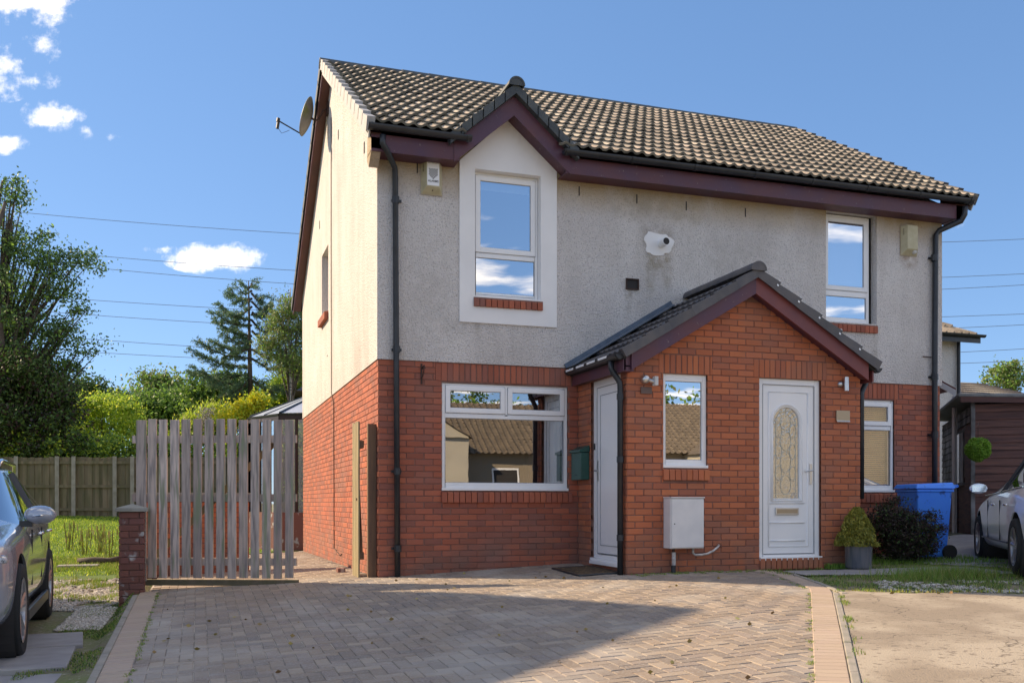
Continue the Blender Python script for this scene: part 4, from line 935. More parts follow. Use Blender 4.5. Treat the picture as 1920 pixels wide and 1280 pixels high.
MB().box(2.49, 2.62, -1.60, PY + .0, 2.39, 2.60).build('eave_box', M['maroon'], house); MB().box(2.50, 2.52, -1.60, -.03, 2.40, 2.58).build('fascia_board', M['maroon'], house); MB().box(2.52, 2.594, -1.60, -.03, 2.44, 2.455).build('soffit_board', M['maroon'], house)
MB().box(5.88, 5.90, -1.60, -.03, 2.40, 2.58).build('fascia_board', M['maroon2'], house)
gutter((2.44, -1.62, 2.575), (2.44, -.04, 2.585), .052, parent=house); gutter((5.96, -1.62, 2.575), (5.96, -.04, 2.575), .052, parent=house)
lf_ = MB(); P = lambda s, y, n: pp(-1, s, y, n)
lf_.prism([P(-.02, -.30, .03), P(PSN * .80, -.30, .03), P(PSN * .86, -.025, .03), P(-.02, -.025, .03)], (0, 0, .012)); lf_.prism([P(-.02, -.045, .02), P(PSN * .86, -.045, .02), P(PSN * .86, -.045, .09), P(-.02, -.045, .09)], (0, .018, 0))
lf_.build('lead_flashing', M['lead'], house)
for i in range(4):
    yy = -.34 - i * .34; MB().box(2.384, 2.392, yy, yy + .24, 2.565, 2.59).build('gutter_glint', M['upvc'], house)  # white strips painted in for the sky's reflection along the gutter lip
dq = MB().tube([(2.44, -1.38, 2.53), (2.44, -1.38, 2.44), (2.46, -1.385, 2.40), (2.50, -1.40, 2.34), (2.535, -1.41, 2.28), (2.54, -1.41, 2.2), (2.54, -1.41, h(2.5, -1.4) - .01)], .034, 10).build('downpipe', M['black'], house, smooth=True)
for z in (2.12, 1.4, .50): MB().tube([(2.54, -1.41, z + .035), (2.54, -1.41, z - .035)], .041, 10).build('pipe_socket', M['black'], dq)
dq = MB().tube([(5.96, -1.40, 2.53), (5.96, -1.40, 2.44), (5.90, -1.42, 2.36), (5.86, -1.42, 2.28), (5.86, -1.42, .95)], .034, 10).build('downpipe', M['black'], house, smooth=True)
# cable down the gable
MB().tube([(-.035, 4.05, 7.1), (-.035, 4.05, 5.0), (-.04, 3.98, 2.66), (-.016, 3.88, 2.5), (-.014, 3.86, .5), (-.014, 3.84, .18), (-.014, 3.2, .10), (-.014, 3.0, .13)], .007, 5).build('aerial_cable', M['rust'], house)

# ---------------------------------------------------------------- fittings on the house
def alarm(x, z, label, sticker, w=.26, hh=.40, d=.10):
    t = thing('alarm_box', label, 'alarm box', (x, -.022, z), group='alarm boxes under the eaves')
    b = MB(); a = w / 2; y0_ = -.024; b.box(x - a - .008, x + a + .008, y0_ - .012, y0_, z - hh / 2 - .006, z + hh / 2 + .006)
    b.build('back_plate', M['beige_plate'], t)
    b = MB(); f = y0_ - d; yb_ = y0_ - .012; zl = z - hh / 2; zt = z + hh / 2; k = .075
    b.add([(x - a, yb_, zl), (x + a, yb_, zl), (x + a, yb_, zt), (x - a, yb_, zt), (x - a + .05, f, zl + k), (x + a - .05, f, zl + k), (x + a - .05, f, zt), (x - a + .05, f, zt)],
          [(0, 1, 5, 4), (1, 2, 6, 5), (2, 3, 7, 6), (3, 0, 4, 7), (4, 5, 6, 7)]); b.build('cover', M['cream'], t, bevel=.006)
    for i in range(6): MB().box(x - a + .012, x - a + .032, f + .045, f + .05, zt - .05 - i * .016, zt - .056 - i * .016).build('vent_slit', M['roomdark'], t)
    if sticker:
        q = MB().box(x - a + .055, x + a - .055, f - .003, f - .001, zl + k + .01, zt - .012).build('sticker', M['upvc'], t)
        def txt(s, sx, zz, size, mm=M['roomdark']):
            cu = bpy.data.curves.new('lettering', 'FONT'); cu.body = s; cu.size = size; cu.align_x = 'CENTER'; cu.align_y = 'CENTER'; cu.extrude = .0004; cu.offset = .0006
            o = bpy.data.objects.new('lettering', cu); col.objects.link(o); o.location = (sx, f - .0042, zz); o.rotation_euler = (R(90), 0, 0); cu.materials.append(mm); bpy.context.view_layer.update(); me = bpy.data.meshes.new_from_object(o); mw = o.matrix_world.copy(); bpy.data.objects.remove(o); o = link('lettering', me, q); me.transform(mw); return o
        txt('CHECK', x, zt - .035, .042); txt('ALARMS', x, zl + k + .062, .036)
        # chequered shield
        zs_ = z + .035; b = MB(); pts = [(-.055, .055), (.055, .055), (.055, -.01), (0, -.065), (-.055, -.01)]
        cell = .0157
        for i in range(7):
            for j in range(8):
                cx = -.055 + (i + .5) * cell; cz = .055 - (j + .5) * cell
                if (i + j) % 2: continue
                if cz < -.01 and abs(cx) > .055 * (1 - (-.01 - cz) / .055): continue
                b.quad((x + cx - cell / 2, f - .0042, zs_ + cz - cell / 2), (x + cx + cell / 2, f - .0042, zs_ + cz - cell / 2), (x + cx + cell / 2, f - .0042, zs_ + cz + cell / 2), (x + cx - cell / 2, f - .0042, zs_ + cz + cell / 2))
        b.build('emblem', M['roomdark'], q)
        MB().lathe([(.0, -.002), (.008, 0), (.008, .004)], (x, f + .03, zl + .035), 8, 'y').build('screw', M['rust'], t)
    else:
        MB().lathe([(.001, -.02), (.025, -.015), (.035, .0), (.035, .03)], (x + .06, f + .03, zl + .05), 14, 'y').build('beacon', M['curtain'], t)
alarm(.645, 4.87, 'cream alarm box with a white chequered shield sticker, beside the painted window surround', True)
alarm(7.79, 4.72, 'plain cream alarm box without a sticker, beside the far drainpipe', False, .28, .42)
# boiler flue in a rough plaster patch
t = thing('boiler_flue', 'white flue pipe with a dark open end in a rough pale plaster patch', 'flue', (3.73, -.02, 4.33))
ang_ = np.linspace(0, 2 * math.pi, 34)[:-1]; rr_ = [1 + .09 * math.sin(3 * a + 1) + .07 * math.sin(7 * a) + .03 * math.sin(13 * a) for a in ang_]
q = MB(); ring = [(3.73 + .205 * r_ * math.copysign(abs(math.cos(a)) ** .7, math.cos(a)), -.036, 4.335 + .145 * r_ * math.copysign(abs(math.sin(a)) ** .7, math.sin(a))) for a, r_ in zip(ang_, rr_)]
q.prism(ring, (0, .016, 0)); q.build('plaster_patch', M['white'], t)
q = MB(); q.lathe([(.052, .02), (.052, -.15), (.046, -.15), (.046, -.06)], (3.77, -.036, 4.335), 18, 'y'); q.build('flue_pipe', M['upvc'], t, smooth=False)
q = MB(); q.lathe([(.046, -.147), (.0, -.147)], (3.77, -.036, 4.335), 18, 'y'); q.build('flue_mouth', M['roomdark'], t)
t = thing('wall_vent', 'rusty square wall vent above the porch roof flashing', 'vent', (3.35, -.02, 3.77))
q = MB(); a, b, c, d_ = 3.26, 3.445, 3.70, 3.845
q.box(a, b, -.045, -.02, c, c + .014); q.box(a, b, -.045, -.02, d_ - .014, d_); q.box(a, a + .014, -.045, -.02, c + .014, d_ - .014); q.box(b - .014, b, -.045, -.02, c + .014, d_ - .014); q.build('vent_frame', M['rust'], t)
MB().box(a + .014, b - .014, -.026, -.0225, c + .014, d_ - .014).build('vent_mouth', M['roomdark'], t)
# hanging basket bracket
t = thing('basket_bracket', 'rusty iron hanging basket bracket on the brick beside the drainpipe', 'bracket', (.526, -.01, 2.5))
q = MB(); q.box(.516, .536, -.018, -.008, 2.35, 2.60); q.tube([(.526, -.02, 2.55), (.526, -.16, 2.56), (.526, -.20, 2.52)], .007, 6); q.tube([(.526, -.02, 2.42), (.526, -.08, 2.44), (.526, -.13, 2.50), (.526, -.11, 2.55), (.526, -.07, 2.53)], .006, 6); q.build('bracket_arm', M['rust'], t)
# green post box on the porch flank
t = thing('wall_post_box', 'dark green metal post box between the large window and the porch side door', 'post box', (2.53, -.22, 1.2))
q = MB(); q.box(2.475, 2.590, -.385, -.06, 1.19, 1.535); q.build('box_body', M['green_metal'], t, bevel=.008)
q = MB(); q.prism([(2.455, -.395, 1.55), (2.455, -.395, 1.565), (2.592, -.395, 1.625), (2.592, -.395, 1.54), (2.455, -.395, 1.535)], (0, .345, 0)); q.build('lid', M['green_metal'], t, bevel=.005)
MB().box(2.470, 2.475, -.26, -.19, 1.25, 1.255).build('slot', M['roomdark'], t)
# wall lights
def light(x, z, label, kind):
    t = thing('wall_light', label, 'wall light', (x, PY, z), group='outside lights on the porch front')
    if kind == 0:
        MB().lathe([(.0, -.075), (.035, -.07), (.05, -.05), (.05, .0)], (x - .02, PY - .01, z), 18, 'y').build('sensor_head', M['steel'], t, smooth=True)
        q = MB(); q.tube([(x + .0, PY - .05, z - .0), (x + .07, PY - .08, z - .03)], .022, 12); q.build('lamp_head', M['steel'], t)
        MB().box(x + .065, x + .11, PY - .12, PY - .05, z - .075, z + .03).build('lens', M['curtain'], t, bevel=.006)
    else:
        MB().lathe([(.0, -.04), (.03, -.035), (.035, 0)], (x - .03, PY - .01, z), 16, 'y').build('wall_mount', M['steel'], t, smooth=True)
        q = MB(); q.tube([(x + .03, PY - .06, z + .085), (x + .03, PY - .06, z - .085)], .03, 16); q.build('lamp_tube', M['steel'], t)
light(2.83, 2.32, 'round chrome sensor light with a white lens, left of the narrow porch window', 0)
light(5.52, 2.37, 'upright cylindrical steel wall light, right of the arched glass door', 1)
t = thing('name_plate', 'small dull brown plate under the chrome sensor light', 'plate', (2.83, PY, 2.2)); MB().box(2.765, 2.905, PY - .024, PY - .012, 2.155, 2.235).build('plate', M['brown_plate'], t, bevel=.003)
t = thing('name_plate', 'pale blank beige plate right of the arched glass door', 'plate', (5.52, PY, 1.97)); MB().box(5.43, 5.63, PY - .03, PY - .012, 1.915, 2.045).build('plate', M['beige_plate'], t, bevel=.006); MB().box(5.435, 5.625, PY - .036, PY - .03, 1.902, 1.922).build('plate_edge', M['curtain'], t)
# gas meter box and pipes
t = thing('gas_meter_box', 'white surface mounted gas meter box low on the porch front', 'meter box', (3.27, PY, .67))
MB().box(3.055, 3.485, PY - .19, PY - .012, .375, .955).build('box_body', M['meter'], t, bevel=.008)
MB().box(3.065, 3.478, PY - .205, PY - .19, .385, .945).build('box_door', M['meter'], t, bevel=.006)
MB().lathe([(.0, -.004), (.008, 0)], (3.10, PY - .205, .66), 8, 'y').build('lock', M['roomdark'], t)
MB().box(3.05, 3.49, PY - .21, PY - .01, .955, .968).build('box_top', M['meter'], t, bevel=.004)
q = MB(); q.tube([(3.15, PY - .08, .38), (3.15, PY - .08, .22)], .018, 8); q.build('gas_pipe', M['rust'], t)
MB().tube([(3.155, PY - .08, .33), (3.155, PY - .08, .18)], .024, 10).build('pipe_sleeve', M['galv'], t); MB().tube([(3.15, PY - .08, .18), (3.15, PY - .08, h(3.15, -1.55) - .02)], .028, 10).build('pipe_boot', M['black'], t)
MB().tube([(3.40, PY - .09, .375), (3.40, PY - .09, .315), (3.43, PY - .09, .295), (3.52, PY - .08, .295), (3.60, PY - .07, .305), (3.68, PY - .06, .335), (3.75, PY - .04, .375), (3.79, PY - .01, .40)], .014, 8).build('gas_pipe', M['galv'], t, smooth=True)
MB().lathe([(.03, -.01), (.03, .0)], (3.79, PY - .01, .40), 14, 'y').build('pipe_collar', M['steel'], t)
# satellite dish
dc = Vector((0, 4.3, 6.99)) + SUN * .56
t = thing('satellite_dish', 'grey oval satellite dish on a bracket high on the gable end', 'satellite dish', tuple(dc))
nd = Vector((-.88, .27, .28)).normalized(); ax = nd.cross(Vector((0, 0, 1))).normalized(); az = ax.cross(nd).normalized()
if az.z < 0: az = -az
q = MB(); RA, RB = .265, .33
rings = 7; seg = 28; base = []
for i in range(rings + 1):
    f_ = i / rings
    for k in range(seg):
        w = 2 * math.pi * k / seg; q.v.append(tuple(dc + ax * (RA * f_ * math.cos(w)) + az * (RB * f_ * math.sin(w)) + nd * (.085 * f_ * f_ - .085)))
for i in range(rings):
    for k in range(seg): q.f.append((i * seg + k, i * seg + (k + 1) % seg, (i + 1) * seg + (k + 1) % seg, (i + 1) * seg + k)); q.m.append(0)
M['dish'] = mat('dish_grey', (.17, .17, .16), .5, c2=(.13, .15, .07), ns=3.4, nlo=.48, nhi=.62)
do = q.build('reflector', M['dish'], t, smooth=True); sdm = do.modifiers.new('solid', 'SOLIDIFY'); sdm.thickness = .012
q = MB(); bk = dc - nd * .09; q.tube([bk, bk - nd * .06 - Vector((0, 0, .02)), Vector((-.18, dc.y - .05, dc.z - .05)), Vector((-.10, dc.y - .1, dc.z + .10)), Vector((-.02, dc.y - .12, dc.z + .12))], .018, 8); q.box(-.05, -.024, dc.y - .19, dc.y - .05, dc.z + .02, dc.z + .22); q.build('mount', M['rust'], t)
lo = dc - az * .30 + nd * .0; le = dc + nd * .40 - az * .22 + ax * -.05
q = MB(); q.tube([lo, le], .012, 8); q.build('arm', M['black'], t)
q = MB(); q.tube([le + Vector((0, 0, .04)), le + Vector((-.01, 0, -.02))], .03, 10); q.tube([le, le + Vector((-.02, .0, -.13))], .026, 10); q.build('receiver', M['black'], t)
MB().tube([le + Vector((-.0, 0, -.13)), le + Vector((.05, 0, -.20)), le + Vector((.13, 0, -.16)), lo + nd * .2], .004, 5).build('cable', M['black'], t)
# doormat
t = thing('doormat', 'coarse brown doormat lying outside the porch side door', 'doormat', (2.2, -.85, h(2.2, -.85)))
def ongr(x, y, dz): return (x, y, h(x, y) + dz)
q = MB(); mc = [(1.98, -.62), (2.38, -.52), (2.54, -1.28), (2.12, -1.30)]
mc = [(2.05, -.50), (2.56, -.50), (2.56, -1.36), (2.05, -1.36)]
q.add([ongr(a, b, z) for z in (0.0, .018) for a, b in mc], [(0, 3, 2, 1), (4, 5, 6, 7), (0, 1, 5, 4), (1, 2, 6, 5), (2, 3, 7, 6), (3, 0, 4, 7)])
M['coir'] = mat('coir', (.15, .09, .04), .95, c2=(.05, .032, .02), ns=26, nlo=.45, nhi=.55, bump=1, bs=120, bd=.01)
q.build('mat_body', M['coir'], t)
q = MB()
for a, b in (((2.05, -.50), (2.56, -.50)), ((2.56, -.50), (2.56, -1.36)), ((2.56, -1.36), (2.05, -1.36)), ((2.05, -1.36), (2.05, -.50))): q.tube([ongr(*a, .012), ongr(*b, .012)], .012, 6)
q.build('rubber_edge', M['black'], t)

# ---------------------------------------------------------------- gates
GA, GB = Vector((-2.765, .805)), Vector((-.955, .12)); gd = (GB - GA).normalized(); grz = math.atan2(gd.y, gd.x); GLn = (GB - GA).length
gate = thing('slatted_gate', 'tall weathered grey timber gate of upright slats closing the side passage', 'gate', (GA.x, GA.y, 0), grz, local=True)
xx = 0.0; nb = 14
for i in range(nb):
    w = (.122 if i == 0 else random.uniform(.097, .108)); xx = i * GLn / nb; zt = 1.895 - .008 * i / nb + random.uniform(-.008, .008); zb = .005 + random.uniform(-.008, .008) - (.0 if i else .03)
    b = MB(); t0 = random.uniform(-.004, .004); b.add([(xx, -.022, zb), (xx + w, -.022, zb), (xx + w, 0, zb), (xx, 0, zb), (xx + t0, -.022, zt), (xx + w + t0, -.022, zt + random.uniform(-.004, .004)), (xx + w + t0, 0, zt), (xx + t0, 0, zt)],
        [(0, 3, 2, 1), (4, 5, 6, 7), (0, 1, 5, 4), (1, 2, 6, 5), (2, 3, 7, 6), (3, 0, 4, 7)]); b.build('board', M['gatewood'], gate, bevel=.003)
for z in (1.66, .96, .20): MB().box(-.06, GLn - .01, .002, .05, z - .045, z + .045).build('rail', M['gatewood'], gate)
MB().box(.03, GLn + .01, -.005, .055, -.085, -.015).build('rail', M['fencewood'], gate)
MB().prism([(.1, .052, .22), (.2, .052, .22), (1.7, .052, 1.62), (1.6, .052, 1.62)], (0, .03, 0)).build('brace', M['fencewood'], gate)
leaf = thing('narrow_gate_leaf', 'narrow open timber gate leaf folded back against the sunlit brick side wall', 'gate', (-.2, .2, 0))
MB().box(-.205, -.185, .26, .36, -.02, 1.90).build('board', M['leafwood'], leaf, bevel=.003); MB().box(-.205, -.185, .38, .48, -.02, 1.91).build('board', M['leafwood'], leaf, bevel=.003); MB().box(-.205, -.185, .50, .60, -.02, 1.90).build('board', M['leafwood'], leaf, bevel=.003)
MB().box(-.205, -.185, .62, .72, -.02, 1.91).build('board', M['leafwood'], leaf, bevel=.003)
for z in (1.62, .25): MB().box(-.184, -.135, .26, .72, z - .045, z + .045).build('rail', M['leafdark'], leaf)
MB().prism([(-.182, .27, .30), (-.182, .34, .30), (-.182, .70, 1.57), (-.182, .63, 1.57)], (.035, 0, 0)).build('brace', M['leafdark'], leaf)
MB().box(-.215, -.205, .34, .37, .93, .96).build('latch', M['rust'], leaf)
gp_ = MB().box(-.112, -.012, .10, .175, -.02, 1.86).build('gate_post', M['leafdark']); tag(gp_, 'square brown gate post fixed to the corner of the brick side wall', 'post')
tag(MB().box(-.30, -.20, 1.35, 1.55, h(-.2, 1.4) - .01, h(-.2, 1.4) + .05).build('loose_brick', M['brick_old'], bevel=.005), 'single loose brick on the paving beside the open gate leaf', 'brick')
# low brick wall glimpsed behind the gate
lw = thing('garden_wall', 'low orange brick garden wall seen through the gaps of the slatted gate', 'wall', (-2.2, 3.2, 0))
lwb = MB().box(-2.9, -1.35, 3.21, 3.4, -.4, 1.0).build('wall_core', M['mortar'], lw)
BR0 = len(BRICKS); courses(lwb, 'brick_porch', (0, 3.21), 0, -2.9, -1.35, -.1, 1.0)
for b in BRICKS[BR0:]: emit_single(b)
MB().box(-2.95, -1.30, 3.16, 3.45, 1.0, 1.05).build('coping', M['concrete_post'], lw)

# ---------------------------------------------------------------- garden fence
def fencepost(p, zt, name='post'):
    return MB().box(p.x - .05, p.x + .05, p.y - .05, p.y + .05, h(p.x, p.y) - .3, zt).build(name, M['concrete_post'], fence)
fence = thing('garden_fence', 'brown close boarded fence with pale concrete posts behind the lawn', 'fence', tuple(at(107, 968, 26)))
pxs = [-60, 30, 107, 138, 215, 248, 330, 420, 510, 600]
for a, b in zip(pxs, pxs[1:]):
    A, B = at(a, 968, 26), at(b, 968, 26); t = (B - A).normalized(); Ls = (B - A).length; rz = math.atan2(t.y, t.x); n_ = Vector((t.y, -t.x, 0))
    k = math.ceil(Ls / .108); zt = 2.14
    for i in range(k):
        p = A + t * ((i + .5) * Ls / k) + n_ * (.01 if i % 2 else .024)
        o = MB().box(-.057, .057, -.008, .008, .40, zt + random.uniform(-.015, .02)).build('board', M['fencewood'], fence); o.matrix_parent_inverse = Matrix.Translation(-fence.location); o.location = (p.x, p.y, 0); o.rotation_euler = (0, 0, rz)
    for z in (2.0, 1.35, .72):
        MB().prism([A + n_ * .03 + Vector((0, 0, z - A.z - .04)), B + n_ * .03 + Vector((0, 0, z - B.z - .04)), B + n_ * .03 + Vector((0, 0, z - B.z + .04)), A + n_ * .03 + Vector((0, 0, z - A.z + .04))], n_ * .04).build('rail', M['fencewood'], fence)
for a in pxs: fencepost(at(a, 968, 25.95), 2.17)

# ---------------------------------------------------------------- cars
def carpaint(name, c, metal=.5, rough=.25): return mat(name, c, rough, metal=metal, coat=1.0, val=0)
M['car_grey'] = carpaint('grey_car_paint', (.36, .39, .45), .3); M['car_white'] = carpaint('white_car_paint', (.90, .92, .94), .0, .3)
M['car_glass'] = glassmat('car_glass', .30, (.12, .14, .15)); M['tyre'] = mat('tyre_rubber', (.018, .018, .018), .85, bump=.3, bs=60, bd=.005)
M['alloy'] = mat('alloy_rim', (.5, .5, .52), .3, metal=.9); M['chrome'] = mat('chrome', (.8, .8, .8), .12, metal=1.0); M['lamp'] = mat('headlamp_glass', (.55, .58, .62), .08, coat=1., c2=(.12, .13, .15), ns=14, nlo=.5, nhi=.55)
def section(zb, belt, zt, w, wt):
    return [(0, zb), (w * .82, zb), (w * .965, zb + .10), (w, zb + .38 * (belt - zb)), (w * 1.0, zb + .78 * (belt - zb)), (w * .955, belt), (wt + .02, zt - .055), (wt * .80, zt - .008), (0, zt + .02)]
def car(name, label, stations, loc, rz, paint, glass_side, glass_top, axles, rw, hw_, wheel_y, extras):
    t = thing(name, label, 'car', loc, rz, local=True)
    bm = bmesh.new(); rings = []
    for (x, *p) in stations:
        sec = section(*p); ring = [bm.verts.new((x, y, z)) for y, z in sec] + [bm.verts.new((x, -y, z)) for y, z in sec[-2:0:-1]]
        rings.append(ring)
    n = len(rings[0])
    for i in range(len(rings) - 1):
        for k in range(n):
            f = bm.faces.new((rings[i][k], rings[i + 1][k], rings[i + 1][(k + 1) % n], rings[i][(k + 1) % n])); kk = k if k < 8 else n - 1 - k
            f.material_index = 1 if ((i in glass_side and kk == 5) or (i in glass_top and kk in (6, 7))) else 0
    bm.faces.new(rings[0]); bm.faces.new(rings[-1][::-1])
    cl = bm.edges.layers.float.new('crease_edge')
    for e in bm.edges:
        fs_ = {f.material_index for f in e.link_faces}
        if len(fs_) == 2: e[cl] = .55
        zs = [v.co.z for v in e.verts]
    bmesh.ops.recalc_face_normals(bm, faces=bm.faces)
    me = bpy.data.meshes.new('body'); bm.to_mesh(me); bm.free(); me.materials.append(paint); me.materials.append(M['car_glass'])
    tmp = bpy.data.objects.new('tmp', me); col.objects.link(tmp)
    md = tmp.modifiers.new('s', 'SUBSURF'); md.levels = 3; md.render_levels = 3
    cut = MB()
    for ax_ in axles:
        for s in (-1, 1): cut.lathe([(.001, hw_ - .42), (rw + .055, hw_ - .42), (rw + .055, hw_ + .3), (.001, hw_ + .3)] if s > 0 else [(.001, -hw_ - .3), (rw + .055, -hw_ - .3), (rw + .055, -hw_ + .42), (.001, -hw_ + .42)], (ax_, 0, rw + .02), 40, 'y')
    cm = cut.mesh('cut', M['black']); bmc = bmesh.new(); bmc.from_mesh(cm); bmesh.ops.remove_doubles(bmc, verts=bmc.verts, dist=.003); bmesh.ops.recalc_face_normals(bmc, faces=bmc.faces); bmc.to_mesh(cm); bmc.free()
    co = bpy.data.objects.new('cut', cm); col.objects.link(co)
    mb_ = tmp.modifiers.new('b', 'BOOLEAN'); mb_.object = co; mb_.operation = 'DIFFERENCE'; mb_.solver = 'EXACT'
    bpy.context.view_layer.update(); dg = bpy.context.evaluated_depsgraph_get(); full = bpy.data.meshes.new_from_object(tmp.evaluated_get(dg)); bpy.data.objects.remove(tmp); bpy.data.objects.remove(co)
    for idx_, nm in ((0, 'body'), (1, 'window_glass')):
        b2 = bmesh.new(); b2.from_mesh(full); dl = [f for f in b2.faces if (f.material_index == 1) != (idx_ == 1)]; bmesh.ops.delete(b2, geom=dl, context='FACES')
        m2_ = bpy.data.meshes.new(nm); b2.to_mesh(m2_); b2.free(); m2_.materials.clear(); m2_.materials.append(paint if idx_ == 0 else M['car_glass']); m2_.polygons.foreach_set('material_index', [0] * len(m2_.polygons)); m2_.polygons.foreach_set('use_smooth', [True] * len(m2_.polygons))
        try: m2_.set_sharp_from_angle(angle=R(45))
        except Exception: pass
        link(nm, m2_, t)
    for ax_ in axles:
        for s in (-1, 1):
            cy = s * wheel_y
            MB().lathe([(.02, -s * .40 + s * 0), (rw + .05, -s * .40), (rw + .05, s * .0)], (ax_, s * (hw_ - .02), rw + .02), 32, 'y').build('arch_liner', M['roomdark'], t)
            prof = [(rw * .68, -.10), (rw * .93, -.115), (rw * .99, -.09), (rw, 0), (rw * .99, .09), (rw * .93, .115), (rw * .68, .10)]
            wh = MB().lathe(prof, (ax_, cy, rw), 40, 'y').build('wheel', M['tyre'], t, smooth=True)
            tr_ = MB()
            for q_ in (-.06, -.02, .02, .06): tr_.lathe([(rw + .003, q_ - .011), (rw + .004, q_ + .011)], (ax_, cy, rw), 40, 'y')
            tr_.build('tread', M['tyre'], wh)
            rm = MB(); R0 = rw * .69
            rm.lathe([(R0, s * .108), (R0 * .93, s * .10), (R0 * .9, s * .0), (R0 * .9, -s * .08)], (ax_, cy, rw), 40, 'y')
            rm.lathe([(R0 * .22, s * .07), (.001, s * .078)], (ax_, cy, rw), 16, 'y')
            for k in range(5):
                a0 = k * 2 * math.pi / 5 + .3
                for da in (-.16, .16):
                    p0 = (ax_ + R0 * .15 * math.cos(a0), cy + s * .062, rw + R0 * .15 * math.sin(a0)); p1 = (ax_ + R0 * .94 * math.cos(a0 + da), cy + s * .088, rw + R0 * .94 * math.sin(a0 + da)); rm.tube([p0, p1], [.028, .02], 6)
            rm.build('rim', M['alloy'], wh, smooth=False)
            MB().lathe([(R0 * .6, s * .0), (.001, s * .0)], (ax_, cy, rw), 24, 'y').build('brake_disc', M['roomdark'], wh)
    extras(t); return t
def ell(mb, c, r, n=16, m_=10):
    prof = [(math.sin(math.pi * i / m_) + 1e-4, -math.cos(math.pi * i / m_)) for i in range(m_ + 1)]
    b = len(mb.v); mb.lathe(prof, (0, 0, 0), n, 'z')
    for i in range(b, len(mb.v)): v = mb.v[i]; mb.v[i] = (c[0] + v[0] * r[0], c[1] + v[1] * r[1], c[2] + v[2] * r[2])
    return mb
def suv_extras(t):
    for s in (-1, 1):
        mr_ = ell(MB(), (.80, s * 1.01, 1.11), (.10, .125, .080)).build('door_mirror', M['car_grey'], t, smooth=True)
        MB().box(.74, .80, s * .90 - .05, s * .90 + .05, 1.01, 1.06).build('mirror_arm', M['black'], mr_); MB().tube([(.89, s * .96, 1.10), (.895, s * 1.02, 1.105), (.86, s * 1.10, 1.11)], .008, 6).build('mirror_strip', M['chrome'], mr_)
        ell(MB(), (2.04, s * .74, .80), (.17, .16, .065)).build('headlight', M['lamp'], t, smooth=True)
        q = MB(); q.tube([(2.245, s * .66, .62), (2.23, s * .74, .60), (2.22, s * .78, .50), (2.24, s * .74, .38), (2.27, s * .64, .34)], .02, 8); q.build('bumper_trim', M['chrome'], t, smooth=True)
        ell(MB(), (2.17, s * .66, .48), (.085, .11, .13)).build('air_intake', M['black'], t, smooth=True)
        for x in (.02, -.92): MB().tube([(x + .10, s * .948, .93), (x, s * .975, .935), (x - .1, s * .948, .93)], .014, 8).build('door_handle', M['chrome'], t, smooth=True)
        MB().tube([(.0, s * .60, 1.54), (-.2, s * .61, 1.605), (-1.5, s * .585, 1.605), (-1.75, s * .56, 1.54)], .018, 8).build('roof_rail', M['chrome'], t, smooth=True)
        MB().box(-1.0, 1.0, s * .925 - .02, s * .925 + .02, .235, .33).build('sill_trim', M['black'], t, bevel=.01)
        for x in (.55, -.42): MB().box(x - .002, x + .002, s * .926 - .006, s * .926 + .0065, .50, .98).build('door_gap', M['roomdark'], t)
        MB().tube([(-.40, s * .885, 1.06), (-.44, s * .66, 1.49)], .03, 4).build('door_pillar', M['black'], t)
        MB().tube([(.75, s * .905, 1.037), (.0, s * .905, 1.057), (-1.3, s * .90, 1.09), (-1.8, s * .88, 1.11)], .012, 6).build('window_trim', M['chrome'], t)
    MB().box(2.16, 2.285, -.55, .55, .34, .60).build('grille', M['black'], t, bevel=.03)
    MB().box(-1.6, 1.9, -.8, .8, .20, .26).build('underbody', M['black'], t)
ST_SUV = [(2.3, 0.4, 0.74, 0.79, 0.68, 0.56), (2.25, 0.28, 0.84, 0.89, 0.84, 0.68), (2.05, 0.24, 0.93, 0.985, 0.915, 0.74), (1.5, 0.24, 0.951, 1.023, 0.93, 0.76), (1.02, 0.24, 0.994, 1.081, 0.935, 0.76), (0.84, 0.24, 1.013, 1.11, 0.935, 0.72), (0.02, 0.24, 1.042, 1.544, 0.935, 0.62), (-0.6, 0.24, 1.062, 1.592, 0.935, 0.62), (-1.3, 0.24, 1.081, 1.573, 0.93, 0.6), (-1.85, 0.26, 1.1, 1.505, 0.91, 0.56), (-2.2, 0.3, 1.062, 1.119, 0.88, 0.66), (-2.34, 0.42, 0.917, 0.965, 0.78, 0.55)]
car('parked_car', 'dark grey sport utility car with roof rails facing the street on the slabs', ST_SUV, (-4.40, -1.75, -.31), R(-86.3), M['car_grey'], range(5, 9), (5, 9), (1.40, -1.38), .37, .93, .83, suv_extras)
